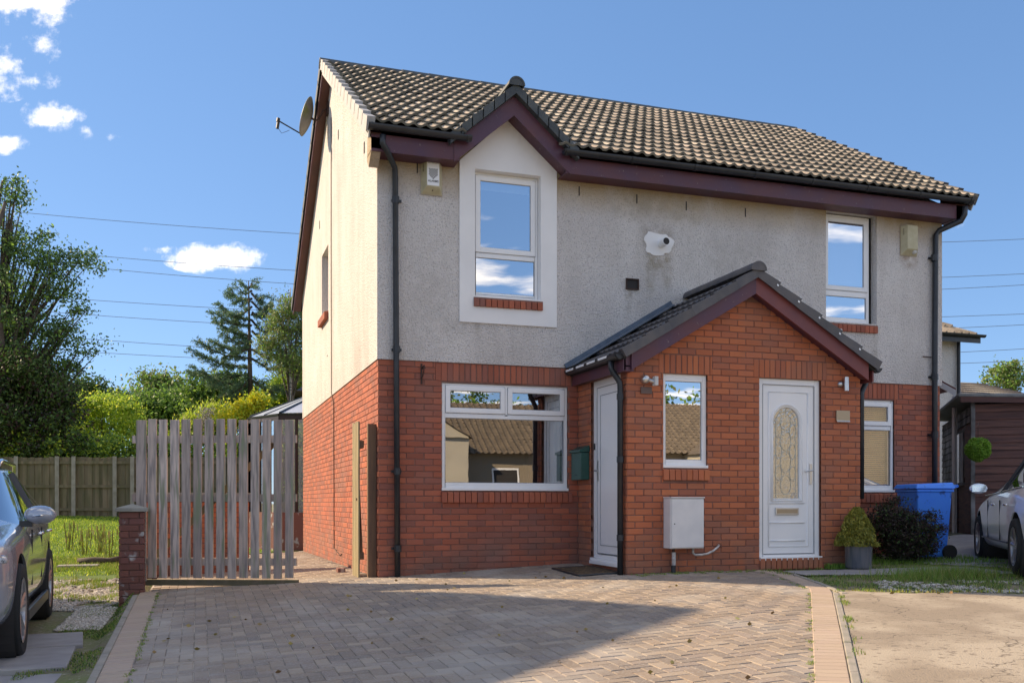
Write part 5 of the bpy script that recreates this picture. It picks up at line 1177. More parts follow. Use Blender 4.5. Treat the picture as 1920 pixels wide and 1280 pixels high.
def sedan_extras(t):
    for s in (-1, 1):
        mr_ = ell(MB(), (.62, s * 1.0, 1.02), (.085, .115, .07)).build('door_mirror', M['car_white'], t, smooth=True)
        MB().box(.535, .548, s * 1.0 - .085, s * 1.0 + .085, .975, 1.065).build('mirror_glass', M['chrome'], mr_)
        for x in (-.05, -.95): MB().tube([(x + .10, s * .915, .80), (x, s * .935, .803), (x - .1, s * .915, .80)], .013, 8).build('door_handle', M['chrome'], t, smooth=True)
        for x in (.55, -.40): MB().box(x - .002, x + .002, s * .892 - .006, s * .892 + .008, .36, .86).build('door_gap', M['roomdark'], t)
        MB().tube([(-.38, s * .855, .95), (-.42, s * .60, 1.36)], .028, 4).build('door_pillar', M['black'], t)
        MB().tube([(.9, s * .87, .925), (.0, s * .868, .95), (-1.1, s * .86, .99), (-1.6, s * .84, 1.01)], .009, 6).build('window_trim', M['chrome'], t)
        ell(MB(), (-2.22, s * .68, .80), (.1, .15, .07)).build('tail_light', mat('tail_lamp', (.3, .01, .01), .2, coat=1), t, smooth=True)
        ell(MB(), (2.1, s * .66, .66), (.14, .16, .06)).build('headlight', M['lamp'], t, smooth=True)
        MB().tube([(1.0, s * .90, .36), (0, s * .908, .355), (-.98, s * .90, .35)], .012, 6).build('sill_trim', M['black'], t)
ST_SED = [(2.33, .32, .50, .54, .60, .48), (2.2, .22, .64, .68, .80, .62), (1.9, .18, .77, .82, .87, .70), (1.4, .18, .85, .92, .90, .73), (.97, .18, .90, .97, .90, .72), (.10, .18, .94, 1.38, .90, .57), (-.5, .18, .955, 1.43, .90, .575), (-1.15, .18, .985, 1.37, .895, .55), (-1.78, .2, 1.0, 1.07, .88, .68), (-2.2, .26, .97, 1.03, .84, .68), (-2.35, .38, .80, .86, .72, .5)]
car('parked_car', 'pale silver saloon car parked beside the dark timber shed', ST_SED, (8.41, -2.24, .075), R(53.1), M['car_white'], range(4, 8), (4, 7), (1.40, -1.40), .325, .895, .80, sedan_extras)

# ---------------------------------------------------------------- vegetation
def leafmat(name, cols, trans=.35, rough=.55): return mat(name, cols[0], rough, ramp=cols, val=.22, trans=trans, spec=.35)
M['lf_dark'] = leafmat('foliage_dark_green', [(0.044, 0.09, 0.024), (0.07, 0.14, 0.036), (0.1, 0.18, 0.04), (0.06, 0.12, 0.04)], .3)
M['lf_mid'] = leafmat('foliage_mid_green', [(0.124, 0.247, 0.049), (0.198, 0.346, 0.062), (0.247, 0.42, 0.074), (0.148, 0.296, 0.074)], .4)
M['lf_bright'] = leafmat('foliage_bright', [(0.41, 0.564, 0.051), (0.564, 0.7, 0.077), (0.308, 0.487, 0.065), (0.7, 0.7, 0.128)], .5)
M['lf_yellow'] = leafmat('foliage_yellow', [(0.63, 0.54, 0.03), (0.54, 0.51, 0.045), (0.45, 0.45, 0.045)], .5)
M['lf_purple'] = leafmat('foliage_copper', [(0.05, 0.032, 0.032), (0.081, 0.04, 0.036), (0.036, 0.04, 0.025), (0.054, 0.054, 0.032)], .2)
M['lf_larch'] = leafmat('foliage_larch', [(0.085, 0.17, 0.109), (0.121, 0.231, 0.134), (0.146, 0.243, 0.097), (0.073, 0.146, 0.109)], .3)
M['lf_olive'] = leafmat('foliage_olive', [(0.168, 0.206, 0.075), (0.224, 0.262, 0.094), (0.131, 0.187, 0.084), (0.281, 0.281, 0.112)], .4)
M['lf_gold'] = leafmat('foliage_gold_conifer', [(0.225, 0.225, 0.038), (0.33, 0.3, 0.045), (0.15, 0.18, 0.038), (0.405, 0.33, 0.06)], .2)
M['lf_box'] = leafmat('foliage_topiary', [(0.16, 0.32, 0.032), (0.224, 0.416, 0.048), (0.128, 0.256, 0.032)], .3)
M['bark'] = mat('bark', (.06, .045, .035), .9, c2=(.11, .09, .07), ns=6, bump=.6, bs=20, bd=.02)
M['bark_pale'] = mat('bark_birch', (.40, .38, .34), .85, c2=(.08, .07, .06), ns=5, nlo=.55, nhi=.62, stretch=(1, 1, 4))
def rand_in(n): 
    v = rng.normal(size=(n, 3)); v /= np.linalg.norm(v, axis=1)[:, None]; return v
def leaf_verts(P, size, tilt=None, aspect=.55):
    n = len(P); a = rand_in(n)
    if tilt is not None: a = a * (1 - tilt[0]) + np.array(tilt[1]) * tilt[0]; a /= np.linalg.norm(a, axis=1)[:, None]
    b = np.cross(a, rand_in(n)); b /= np.linalg.norm(b, axis=1)[:, None]
    s = size * rng.uniform(.6, 1.4, (n, 1)); A = a * s * .5; B = b * s * .5 * aspect
    return np.stack([P - A, P - A * .1 + B, P + A, P - A * .1 - B], 1).reshape(-1, 3)
def crown(blobs, size, dens=1., clump=.16, per=42, shell=.55):
    """blobs: (centre, rx, rz, n). Leaves sit in small clumps spread through each blob, thinner towards its middle."""
    pts = []; cl = []
    for c, rx, rz, n in blobs:
        nc = max(3, int(n / per)); d = rand_in(nc); r = rng.uniform(shell ** 3, 1.0, (nc, 1)) ** (1 / 3) * rng.uniform(.82, 1.14, (nc, 1))
        C = np.array(c) + d * r * np.array([rx, rx * .9, rz]); cl.append(C)
        k = rng.integers(0, nc, int(n * dens)); sc = clump * rng.uniform(.5, 1.5, (nc, 1))
        pts.append(C[k] + rng.normal(size=(len(k), 3)) * sc[k] * np.array([1, 1, .7]))
    return np.concatenate(pts), np.concatenate(cl)
def tree(name, label, cat, base, top, r0, blobs, mats, size, clump=.16, bark='bark', group=None, lean=(0, 0), nb=34, per=42, shell=.55, tilt=None, aspect=.55):
    base = Vector(base); t = thing(name, label, cat, tuple(base), group=group)
    P, C = crown(blobs, size, clump=clump, per=per, shell=shell)
    top = Vector(top); q = MB(); pts = []
    for i in range(8):
        f = i / 7; pts.append(base.lerp(top, f) + Vector((math.sin(f * 5) * r0 * .8, math.cos(f * 4) * r0 * .6, 0)) * (1 if 0 < i < 7 else 0) - (Vector((0, 0, .3)) if i == 0 else Vector()))
    q.tube(pts, [r0 * (1 - .85 * i / 7) for i in range(8)], 8); q.build('trunk', M[bark], t, smooth=True)
    q = MB(); idx_ = rng.choice(len(C), min(nb, len(C)), replace=False); Lb = (top - base).length
    for k in idx_:
        c = Vector(C[k]); f = min(max((c.z - base.z) / max(Lb, .1) - .28, .12), .95); s = base.lerp(top, f); mid = s.lerp(c, .55) + Vector((0, 0, -.05 * (c - s).length))
        q.tube([s, mid, c], [r0 * (1 - .8 * f) * .42 + .006, r0 * .13 + .005, .005], 5, cap=False)
    q.build('branch', M['bark'], t)
    mm = mats if isinstance(mats, list) else [mats]
    mi = rng.integers(0, len(mm), len(P)) if len(mm) > 1 else None
    me = fastmesh('crown', leaf_verts(P, size, tilt, aspect), 4, [M[m_] for m_ in mm], mi); link('crown', me, t)
    return t
def B(px, py, d, rx, rz, n): return (tuple(at(px, py, d)), rx * d / 1779, rz * d / 1779, n)
def G(px, d):
    p = at(px, 942, d); return (p.x, p.y, h(p.x, p.y) - .1)
D = 27.4
def mass(x0, x1, top, bot, d, n, size, seed):
    """uneven run of overlapping blobs between two bearings; top is a list of (px, py)"""
    rs = random.Random(seed); out = []; k = n // 420
    for i in range(k):
        px = rs.uniform(x0, x1); ty = float(np.interp(px, [p[0] for p in top], [p[1] for p in top])); r_ = rs.uniform(.5, 1.3) * size; py = ty + r_ * .55 + rs.random() ** 1.4 * max(bot - ty - r_, 4)
        out.append(B(px, py, d + rs.uniform(-.8, 1.2), r_ * rs.uniform(.8, 1.4), r_ * rs.uniform(.6, 1.0), 420))
    return out
tree('beech_tree', 'large dark copper and green leaved tree beyond the fence at the edge of the photo', 'tree', G(-30, D), at(10, 380, D), .32,
     mass(-110, 150, [(-110, 640), (20, 640), (90, 690), (130, 745), (150, 800)], 865, D, 40000, 24, 3), ['lf_purple', 'lf_dark', 'lf_dark'], .10, clump=.2, nb=60, shell=.1)
tree('tall_tree', 'tall airy green tree with layered branches showing sky through its crown', 'tree', G(-10, 28.3), at(5, 340, 28.3), .26,
     [B(22, 365, 28.3, 23, 30, 936), B(-10, 430, 28.3, 50, 50, 1728), B(55, 470, 28.3, 45, 30, 1584), B(95, 500, 28.3, 40, 20, 1080), B(150, 484, 28.3, 40, 14, 792), B(20, 540, 28.3, 80, 46, 3168), B(115, 545, 28.3, 38, 24, 1080), B(152, 583, 28.3, 20, 13, 302), B(40, 610, 28.3, 85, 36, 2880), B(118, 628, 28.3, 40, 20, 1008),
      B(165, 662, 28.3, 26, 6, 216), B(190, 645, 28.3, 14, 5, 79), B(60, 660, 28.3, 75, 26, 2160), B(120, 690, 28.3, 36, 18, 864), B(180, 500, 28.3, 16, 8, 144), B(90, 445, 28.3, 18, 10, 172)], ['lf_dark', 'lf_mid', 'lf_larch', 'lf_dark'], .095, clump=.17, nb=110, shell=.35, per=24)
tree('shrub', 'sunlit yellow-green bush glowing above the fence beside the dark tree', 'bush', G(190, 31.5), at(190, 760, 31.5), .05,
     mass(105, 262, [(105, 790), (140, 740), (175, 745), (215, 740), (262, 770)], 862, 31.5, 26000, 19, 5), ['lf_bright', 'lf_bright', 'lf_mid'], .085, clump=.15, shell=.1, nb=30)
tree('hedge', 'low continuous green hedge growing all along behind the boarded fence', 'hedge', G(420, 27.6), at(420, 800, 27.6), .04, mass(-60, 610, [(-60, 820), (240, 810), (300, 795), (430, 800), (610, 790)], 900, 27.6, 42000, 22, 8), ['lf_mid', 'lf_dark', 'lf_bright'], .10, clump=.18, shell=.1, nb=30)
tree('small_tree', 'dark round topped tree behind the sunlit yellow-green bush', 'tree', G(170, 36), at(165, 720, 36), .12, [B(172, 745, 36, 34, 30, 3200), B(140, 730, 36, 26, 20, 1500)], 'lf_dark', .13, clump=.25, group=None)
tree('small_tree', 'tiny distant dark tree between the big dark tree and the pale round tree', 'tree', G(228, 60), at(228, 745, 60), .12, [B(228, 750, 60, 18, 13, 1500)], 'lf_dark', .2, clump=.4, nb=10)
tree('small_tree', 'distant pale bluish round crowned tree against the sky', 'tree', G(300, 60), at(303, 715, 60), .16, [B(288, 718, 60, 26, 20, 1500), B(325, 722, 60, 24, 18, 1300), B(300, 745, 60, 40, 20, 2200)], ['lf_olive', 'lf_mid'], .22, clump=.42, nb=26, shell=.3)
tree('shrub', 'broad mid green tree mass directly above the left part of the slatted gate', 'tree', G(290, 38), at(290, 760, 38), .12, [B(270, 775, 38, 45, 28, 4200), B(320, 765, 38, 48, 28, 4200), B(365, 780, 38, 45, 30, 4000), B(300, 800, 38, 60, 35, 3500)], ['lf_mid', 'lf_dark', 'lf_mid'], .15, clump=.3, shell=.3)
tree('small_tree', 'dense dark green conifer like tree below and behind the larch', 'tree', G(425, 35), at(425, 700, 35), .13, [B(430, 728, 35, 42, 26, 4200), B(380, 735, 35, 35, 20, 2600), B(465, 745, 35, 30, 24, 2400), B(410, 765, 35, 50, 30, 4000), B(370, 700, 35, 14, 6, 200)], ['lf_dark', 'lf_mid'], .12, clump=.22, shell=.3)
tree('shrub', 'feathery light green shrub above the middle of the gate', 'shrub', G(400, 28.5), at(400, 775, 28.5), .05, [B(395, 785, 28.5, 28, 28, 2500), B(425, 780, 28.5, 22, 22, 1700), B(360, 795, 28.5, 22, 20, 1400)], ['lf_bright', 'lf_olive', 'lf_bright'], .11, clump=.16, shell=.2, nb=14, tilt=(.6, (0, 0, 1)), aspect=.25)
tree('shrub', 'reddish dry shrub among the greenery above the gate', 'shrub', G(385, 27.6), at(385, 780, 27.6), .03, [B(386, 782, 27.6, 8, 20, 500)], 'stone', .06, clump=.12, nb=6)
tree('shrub', 'bright yellow leaved shrub beside the conservatory roof', 'shrub', G(470, 27), at(470, 765, 27), .04, [B(483, 752, 27, 11, 16, 1000), B(455, 768, 27, 24, 16, 1600), B(440, 785, 27, 30, 18, 1500)], ['lf_yellow', 'lf_yellow', 'lf_bright'], .09, clump=.12, nb=12, shell=.2)
tree('shrub', 'leafy yellow-green tree behind the conservatory roof below the birch', 'tree', G(540, 33), at(540, 690, 33), .1, [B(535, 735, 33, 38, 32, 4200), B(555, 705, 33, 30, 26, 2500), B(515, 760, 33, 35, 25, 2600)], ['lf_bright', 'lf_mid', 'lf_mid'], .11, clump=.2, shell=.25)
tree('birch_tree', 'slender hazy birch tree with a pale trunk close to the house gable', 'tree', G(543, 30), at(545, 540, 30), .1, [B(548, 575, 30, 28, 28, 2200), B(528, 610, 30, 26, 30, 2000), B(556, 630, 30, 30, 36, 2600), B(512, 655, 30, 24, 26, 1400), B(545, 680, 30, 36, 34, 2800), B(500, 640, 30, 16, 14, 500), B(575, 590, 30, 20, 50, 1600)], ['lf_olive', 'lf_mid', 'lf_olive'], .085, clump=.15, bark='bark_pale', nb=22, shell=.2, tilt=(.5, (0, 0, -1)), aspect=.4)
# larch with long drooping irregular limbs
LD = 32; lt = thing('larch_tree', 'tall larch with a bare dark trunk and long feathery drooping branches', 'tree', G(473, LD))
base, top = Vector(G(473, LD)), at(466, 527, LD); q = MB(); q.tube([base, base.lerp(top, .3) + Vector((.05, 0, 0)), base.lerp(top, .6), top], [.16, .12, .08, .015], 8); q.build('trunk', M['bark'], lt, smooth=True)
limbs = [(742, 720, 400, -1), (700, 700, 360, -1), (690, 655, 359, -1), (672, 640, 372, -1), (655, 640, 400, -1), (640, 625, 420, -1), (655, 668, 530, 1), (672, 690, 535, 1), (630, 600, 405, -1), (610, 585, 402, -1), (600, 568, 412, -1), (585, 600, 520, 1), (590, 566, 506, 1), (560, 545, 433, -1), (565, 575, 500, 1), (545, 540, 448, -1),
         (550, 556, 492, 1), (535, 531, 456, -1), (620, 645, 515, 1), (712, 730, 520, 1), (725, 690, 365, -1), (575, 590, 430, -1), (640, 655, 440, -1), (532, 527, 472, 1), (705, 735, 430, -1), (640, 605, 440, -1), (600, 620, 505, 1)]
q = MB(); NP = []
for y0_, y1_, x1_, s in limbs:
    dd = LD + random.uniform(-1.2, 1.2); p0 = at(472, y0_, LD); p1 = at(x1_, y1_, dd); mid = p0.lerp(p1, .5) + Vector((0, 0, -.18)); pts = [p0.lerp(mid, f) for f in (0, .5)] + [mid, mid.lerp(p1, .6) + Vector((0, 0, -.04)), p1]
    q.tube(pts, [.045, .035, .026, .018, .006], 5, cap=False)
    Ls = (p1 - p0).length; n_ = int(Ls * 8)
    for k in range(n_):
        f = (k + 1) / n_; c = (p0.lerp(mid, f * 2) if f < .5 else mid.lerp(p1, f * 2 - 1)); L2 = .22 + .35 * math.sin(math.pi * min(f, .9)) * random.random()
        for sgn in (-1, 1):
            d_ = Vector((random.uniform(-.4, .4) + s * .5, sgn * random.uniform(.2, 1), random.uniform(-.5, .45))).normalized(); e_ = c + d_ * L2; q.tube([c, e_], [.008, .003], 3, cap=False)
            m_ = int(62 * L2 / .4); u = rng.uniform(.1, 1.05, (m_, 1)); NP.append(np.array(c) + (np.array(e_) - np.array(c)) * u + rng.normal(size=(m_, 3)) * .035)
q.build('branch', M['bark'], lt); NP = np.concatenate(NP); link('crown', fastmesh('crown', leaf_verts(NP, .11, aspect=.2), 4, M['lf_larch']), lt)
# shrubs at the end of the side passage
tree('shrub', 'sunlit green garden bush seen between the gate and the brick gable', 'bush', G(563, 22), at(563, 860, 22), .03, [B(562, 880, 22, 18, 24, 1500), B(566, 930, 22, 18, 20, 1200)], ['lf_bright', 'lf_mid'], .09, clump=.1, nb=8)
tree('small_tree', 'leafy tree top with pale yellow leaves rising behind the grey roof', 'tree', G(1890, 40), at(1890, 690, 40), .08, [B(1878, 695, 40, 22, 9, 520), B(1905, 692, 40, 18, 14, 460), B(1885, 715, 40, 36, 16, 1300)], ['lf_olive', 'lf_mid'], .14, clump=.2, nb=26, shell=.2)
# conifer in a glazed pot
pc = Vector((5.60, -1.69, h(5.6, -1.69) + .012))
t = thing('plant_pot', 'glazed dark blue-grey pot standing at the foot of the porch corner', 'plant pot', tuple(pc))
MB().lathe([(.0, .0), (.150, .0), (.158, .02), (.168, .29), (.174, .305), (.16, .31), (.155, .27), (.0, .27)], tuple(pc), 28).build('pot', mat('glazed_pot', (.085, .10, .125), .18, c2=(.16, .16, .17), ns=5, stretch=(6, 6, .4), coat=1), t, smooth=True)
MB().lathe([(.155, .275), (.0, .29)], tuple(pc), 20).build('soil', M['soil'], t)
t = thing('potted_conifer', 'small golden green conifer growing in the glazed pot', 'conifer', tuple(pc + Vector((0, 0, .28))))
n_ = 7000; zz_ = rng.uniform(0, 1, n_) ** 1.3; rad = (.205 * (1 - zz_) ** .62 + .02) * rng.uniform(.75, 1.12, n_); an = rng.uniform(0, 2 * math.pi, n_); rad *= 1 + .13 * np.sin(an * 5 + zz_ * 11)
Pp = np.stack([pc.x - .02 + rad * np.cos(an), pc.y + rad * np.sin(an), pc.z + .28 + zz_ * .46], 1); link('foliage', fastmesh('foliage', leaf_verts(Pp, .035, (.55, (0, 0, 1)), .4), 4, M['lf_gold']), t)
MB().tube([pc + Vector((0, 0, .27)), pc + Vector((-.01, 0, .7))], [.02, .005], 6).build('stem', M['bark'], t)
bp_ = at(1688, 942, 12.75); bz = h(bp_.x, bp_.y)
bt = thing('bush', 'low dark purple leaved bush between the potted conifer and the blue bin', 'bush', (bp_.x, bp_.y, bz))
Pb, Cb = crown([((bp_.x, bp_.y, bz + .36), .46, .36, 9000), ((bp_.x + .28, bp_.y, bz + .28), .30, .26, 3000), ((bp_.x - .2, bp_.y, bz + .55), .28, .25, 2600), ((bp_.x + .5, bp_.y - .1, bz + .42), .16, .05, 300), ((bp_.x + .42, bp_.y, bz + .6), .16, .05, 300), ((bp_.x - .1, bp_.y, bz + .78), .12, .10, 260)], .03, clump=.05, per=40, shell=.3)
link('foliage', fastmesh('foliage', leaf_verts(Pb, .034), 4, [M['lf_purple'], M['lf_dark']], rng.integers(0, 7, len(Pb)) // 6), bt)
q = MB()
for c in Cb[::4]: q.tube([(bp_.x, bp_.y, bz), Vector((bp_.x, bp_.y, bz)).lerp(Vector(c), .5) + Vector((0, 0, .04)), c], [.012, .008, .003], 4, cap=False)
q.build('twig', M['bark'], bt)
tc_ = at(1834, 842, 14.6); t = thing('topiary_ball', 'round bright green topiary ball hanging at the corner of the shed', 'topiary', tuple(tc_))
d_ = rand_in(5200); Pt = np.array(tc_) + d_ * .168 * rng.uniform(.84, 1.10, (5200, 1)) * (1 + .06 * np.sin(d_[:, :1] * 7 + d_[:, 2:] * 5)); link('foliage', fastmesh('foliage', leaf_verts(Pt, .03), 4, M['lf_box']), t)
MB().tube([tc_, tc_ + Vector((0, 0, .36)), tc_ + Vector((.12, .12, .42))], .006, 5).build('hanger', M['rust'], t)

# ---------------------------------------------------------------- grass, weeds, gravel
def blades(name, pts, hgt, wid, mats, kind='stuff', lean=.5):
    pts = np.asarray(pts); n = len(pts); a = rng.uniform(0, 2 * math.pi, n); hh = hgt * rng.uniform(.5, 1.3, n); w = wid * rng.uniform(.7, 1.3, n)
    ln = rng.uniform(0, lean, n) * hh; dx = np.cos(a); dy = np.sin(a); b = rng.uniform(0, 2 * math.pi, n)
    side = np.stack([np.cos(b) * w, np.sin(b) * w, np.zeros(n)], 1) * .5
    tip = pts + np.stack([dx * ln, dy * ln, hh], 1)
    me = fastmesh(name, np.stack([pts - side, pts + side, tip], 1).reshape(-1, 3), 3, mats if isinstance(mats, list) else [mats], rng.integers(0, len(mats), n) if isinstance(mats, list) and len(mats) > 1 else None)
    o = link(name, me); o['kind'] = kind; return o
def scatter(n, x0, x1, y0, y1, cond=None, dz=0):
    x = rng.uniform(x0, x1, n); y = rng.uniform(y0, y1, n)
    if cond is not None: k = cond(x, y); x, y = x[k], y[k]
    return np.stack([x, y, H(x, y) + dz], 1)
def clumpy(s, th, seed=0):
    def f(x, y): return (np.sin(x * s + seed) * np.cos(y * s * 1.3 + seed * 2) + np.sin(x * s * 2.3 + y * s * 1.7 + seed) * .6 + np.sin(x * s * 5.1 - y * s * 4.3) * .35) > th
    return f
blades('lawn_grass', np.concatenate([scatter(90000, -10, -3.0, 4.0, 17.4), scatter(16000, -2.8, 1.6, 9.2, 17)]), .042, .014, [M['grass'], M['grass'], M['lf_bright']])
c1 = clumpy(2.1, .1, 1); blades('rough_grass', scatter(26000, -6.5, -3.0, 1.2, 6.5, lambda x, y: c1(x, y) | (y > 4.6)), .06, .010, [M['grass_dry'], M['grass']])
c2_ = clumpy(2.6, -.2, 3); blades('mossy_grass', scatter(20000, -3.3, -2.77, -6.5, 1.2, lambda x, y: c2_(x, y)), .018, .008, [M['lf_dark'], M['lf_mid'], M['grass_dry']])
c3_ = clumpy(3.1, .0, 5)
def band(x, y): return (y < -1.55) & (y > -3.6 - .28 * (x - 4.0)) & (x > 4.2 + (y + 2.5) * .1) & ~((x > 4.45) & (x < 7.2) & (y > -2.25 - .18 * (x - 4.6)) & (y < -1.72))
blades('verge_grass', scatter(42000, 4.1, 9.5, -4.6, -1.5, lambda x, y: band(x, y) & (c3_(x, y) | (rng.uniform(size=len(x)) < .15))), .032, .007, [M['lf_mid'], M['lf_dark'], M['grass_dry']])
tg = np.stack([rng.normal(5.9, .42, 2600), rng.normal(-2.78, .16, 2600)], 1); tg = tg[(tg[:, 0] > 4.9)]; blades('verge_grass', np.stack([tg[:, 0], tg[:, 1], H(tg[:, 0], tg[:, 1])], 1), .14, .006, [M['grass_dry'], M['lf_mid'], M['grass']], lean=.9)
blades('edge_weeds', np.concatenate([scatter(9000, 4.0, 9.0, -5.2, -3.4, lambda x, y: np.abs(y - (-3.62 - .28 * (x - 4.0) + .05 * np.sin(x * 5))) < .055)]), .035, .009, [M['grass_dry'], M['lf_bright'], M['lf_yellow']])
ed = []
for p, a in walk([(3.93, -3.37), (3.74, -3.66), (1.48, -6.83)], .02, -.075):
    for k in range(7):
        if (math.sin(p.y * 7) + math.sin(p.y * 17)) > .3 and (p.y > -5.4 or k < 2): ed.append((p.x + random.gauss(0, .022), p.y + random.gauss(0, .02)))
ed = np.array(ed); blades('edge_weeds', np.stack([ed[:, 0], ed[:, 1], H(ed[:, 0], ed[:, 1])], 1), .028, .010, [M['lf_mid'], M['grass_dry']])
blades('wall_weeds', scatter(500, 5.25, 5.75, -1.62, -1.48), .06, .02, [M['lf_mid'], M['grass']]); blades('wall_weeds', scatter(2500, 6.2, 8.3, -1.4, -.15), .06, .010, [M['grass'], M['lf_mid']])
def stones(name, pts, r, m=None):
    n = len(pts); ico = bmesh.new(); bmesh.ops.create_icosphere(ico, subdivisions=1, radius=1); V = np.array([v.co[:] for v in ico.verts]); F = np.array([[v.index for v in f.verts] for f in ico.faces]); ico.free()
    s = r * rng.uniform(.4, 1.5, (n, 1, 1)) * rng.uniform(.6, 1.2, (n, 1, 3)); a = rng.uniform(0, 6.28, n); ca, sa = np.cos(a), np.sin(a)
    W = V[None] * s * np.array([1, 1, .6]); X = W[..., 0] * ca[:, None] - W[..., 1] * sa[:, None]; Y = W[..., 0] * sa[:, None] + W[..., 1] * ca[:, None]
    W = np.stack([X, Y, W[..., 2]], -1) + pts[:, None, :]; T = W[:, F, :].reshape(-1, 3)
    o = link(name, fastmesh(name, T, 3, m or M['stone'])); o['kind'] = 'stuff'; return o
c4_ = clumpy(1.6, -.5, 2); stones('gravel', scatter(6500, -6.0, -2.95, .2, 3.6, lambda x, y: c4_(x, y)), .028); stones('gravel', scatter(2600, -3.35, -2.95, -1.6, .4), .022)
stones('gravel', scatter(5200, 4.5, 9.0, -4.6, -2.3, lambda x, y: band(x, y) & (y < -2.75 - .26 * (x - 4.6)) & clumpy(2.2, -.1, 7)(x, y)), .02); stones('gravel', scatter(900, 2.0, 9, -7.5, -3.9, lambda x, y: (x > 2.9 + (y + 5) * .7 + .5)), .007)
M['leaf_litter'] = mat('fallen_leaf', (.3, .2, .06), .8, ramp=[(.35, .26, .06), (.22, .12, .05), (.40, .34, .12)], val=.2)
lp_ = scatter(420, 4.2, 9, -5.2, -3.3, lambda x, y: np.abs(y - (-3.72 - .28 * (x - 4.0))) < .1, .012); o = link('fallen_leaves', fastmesh('fallen_leaves', leaf_verts(lp_, .04, aspect=.8), 4, M['leaf_litter'])); o['kind'] = 'stuff'
jw = []
for _ in range(260):
    y_ = random.uniform(-7.5, .2) if random.random() < .6 else random.uniform(-1.7, -1.5); x_ = random.choice([-2.50 + random.gauss(0, .01), drive_right(min(y_, -1.7)) - .26]) if y_ < -1.7 or y_ > -1.5 else random.uniform(2.6, 4.3)
    if y_ > -1.47 and x_ > -2: continue
    for k in range(14): jw.append((x_ + random.gauss(0, .012), y_ + random.gauss(0, .02)))
jw = np.array(jw); blades('joint_weeds', np.stack([jw[:, 0], jw[:, 1], H(jw[:, 0], jw[:, 1])], 1), .016, .006, [M['lf_mid'], M['grass_dry']])
lp_ = scatter(90, -2.4, 3.6, -6.5, -.3, lambda x, y: x < 3.9 + (y + 3.4) * .7 - .3, .012); o = link('fallen_leaves', fastmesh('fallen_leaves', leaf_verts(lp_, .035, (.85, (1, 0, 0)), aspect=.8), 4, M['leaf_litter'])); o['kind'] = 'stuff'
# tall dry seed heads, a log and a slab on the rough ground
for i, (px, d_) in enumerate([(128, 17.5), (160, 16.8), (188, 17.2), (205, 16.5)]):
    p = at(px, 942, d_); z = h(p.x, p.y); q = MB()
    for k in range(16):
        a, r_ = random.uniform(0, 6.28), random.uniform(0, .09); hh = random.uniform(.25, .55); e = Vector((p.x + math.cos(a) * (r_ + .05), p.y + math.sin(a) * (r_ + .05), z + hh)); q.tube([(p.x + math.cos(a) * r_, p.y + math.sin(a) * r_, z - .02), e], [.005, .003], 3); q.tube([e - Vector((0, 0, .10)), e + Vector((0, 0, .02))], [.014, .004], 4)
    o = q.build('weed_clump', M['grass_dry']); tag(o, ['dry weed clump nearest the grey car on the rough grass', 'dry weed clump behind the pale slab on the rough grass', 'dry weed clump just behind the fallen log', 'dry weed clump beside the brick gate pier on the rough grass'][i], 'weeds', 'dry weed clumps on the rough grass')
p = at(188, 942, 15.6); z = h(p.x, p.y); lg = MB(); lg.tube([(p.x - .34, p.y + .05, z + .04), (p.x - .1, p.y, z + .055), (p.x + .15, p.y - .03, z + .05), (p.x + .36, p.y - .02, z + .075)], [.06, .065, .055, .07], 9); tag(lg.build('log', M['bark'], smooth=True), 'short dark fallen log lying across the rough grass', 'log')
p = at(150, 942, 15.2); z = h(p.x, p.y); tag(MB().box(p.x - .32, p.x + .28, p.y - .2, p.y + .15, z - .03, z + .035).build('stone_slab', M['slab'], bevel=.01), 'pale flat stone slab lying in front of the fallen log', 'slab')

# ---------------------------------------------------------------- shed, bin, outbuildings
SA = Vector((9.95, .97)); e1 = Vector((.6, .8)); e2 = Vector((.8, -.6)); sz0, sz1 = h(9.95, .97) - .02, 2.62
M['shed'] = mat('shed_brown_board', (.11, .055, .048), .8, ramp=[(.17, .075, .062), (.20, .09, .068), (.145, .065, .056)], val=.1, c2=(.10, .05, .045), ns=3, stretch=(.6, .6, 8), bump=.3, bs=20)
M['shed_grey'] = mat('shed_grey_board', (.12, .125, .13), .85, ramp=[(.24, .24, .25), (.29, .29, .29), (.20, .20, .21)], val=.1, c2=(.06, .055, .05), ns=3)
M['felt'] = mat('roof_felt', (.30, .31, .30), .9, c2=(.2, .21, .21), ns=5, bump=.4, bs=40)
shed = thing('garden_shed', 'dark brown timber shed with a pent felt roof, glazed door side towards the house', 'shed', (SA.x, SA.y, sz0))
def sp_(a, b, z, o=0): p = SA + e1 * a + e2 * b; return (p.x, p.y, z)
SH = lambda b: sz1 - .045 * b
q = MB(); q.prism([sp_(.03, .03, sz0 - .2), sp_(4.6, .03, sz0 - .2), sp_(4.6, 3.6, sz0 - .2), sp_(.03, 3.6, sz0 - .2)], (0, 0, 2.3)); q.build('shed_core', M['shed'], shed)
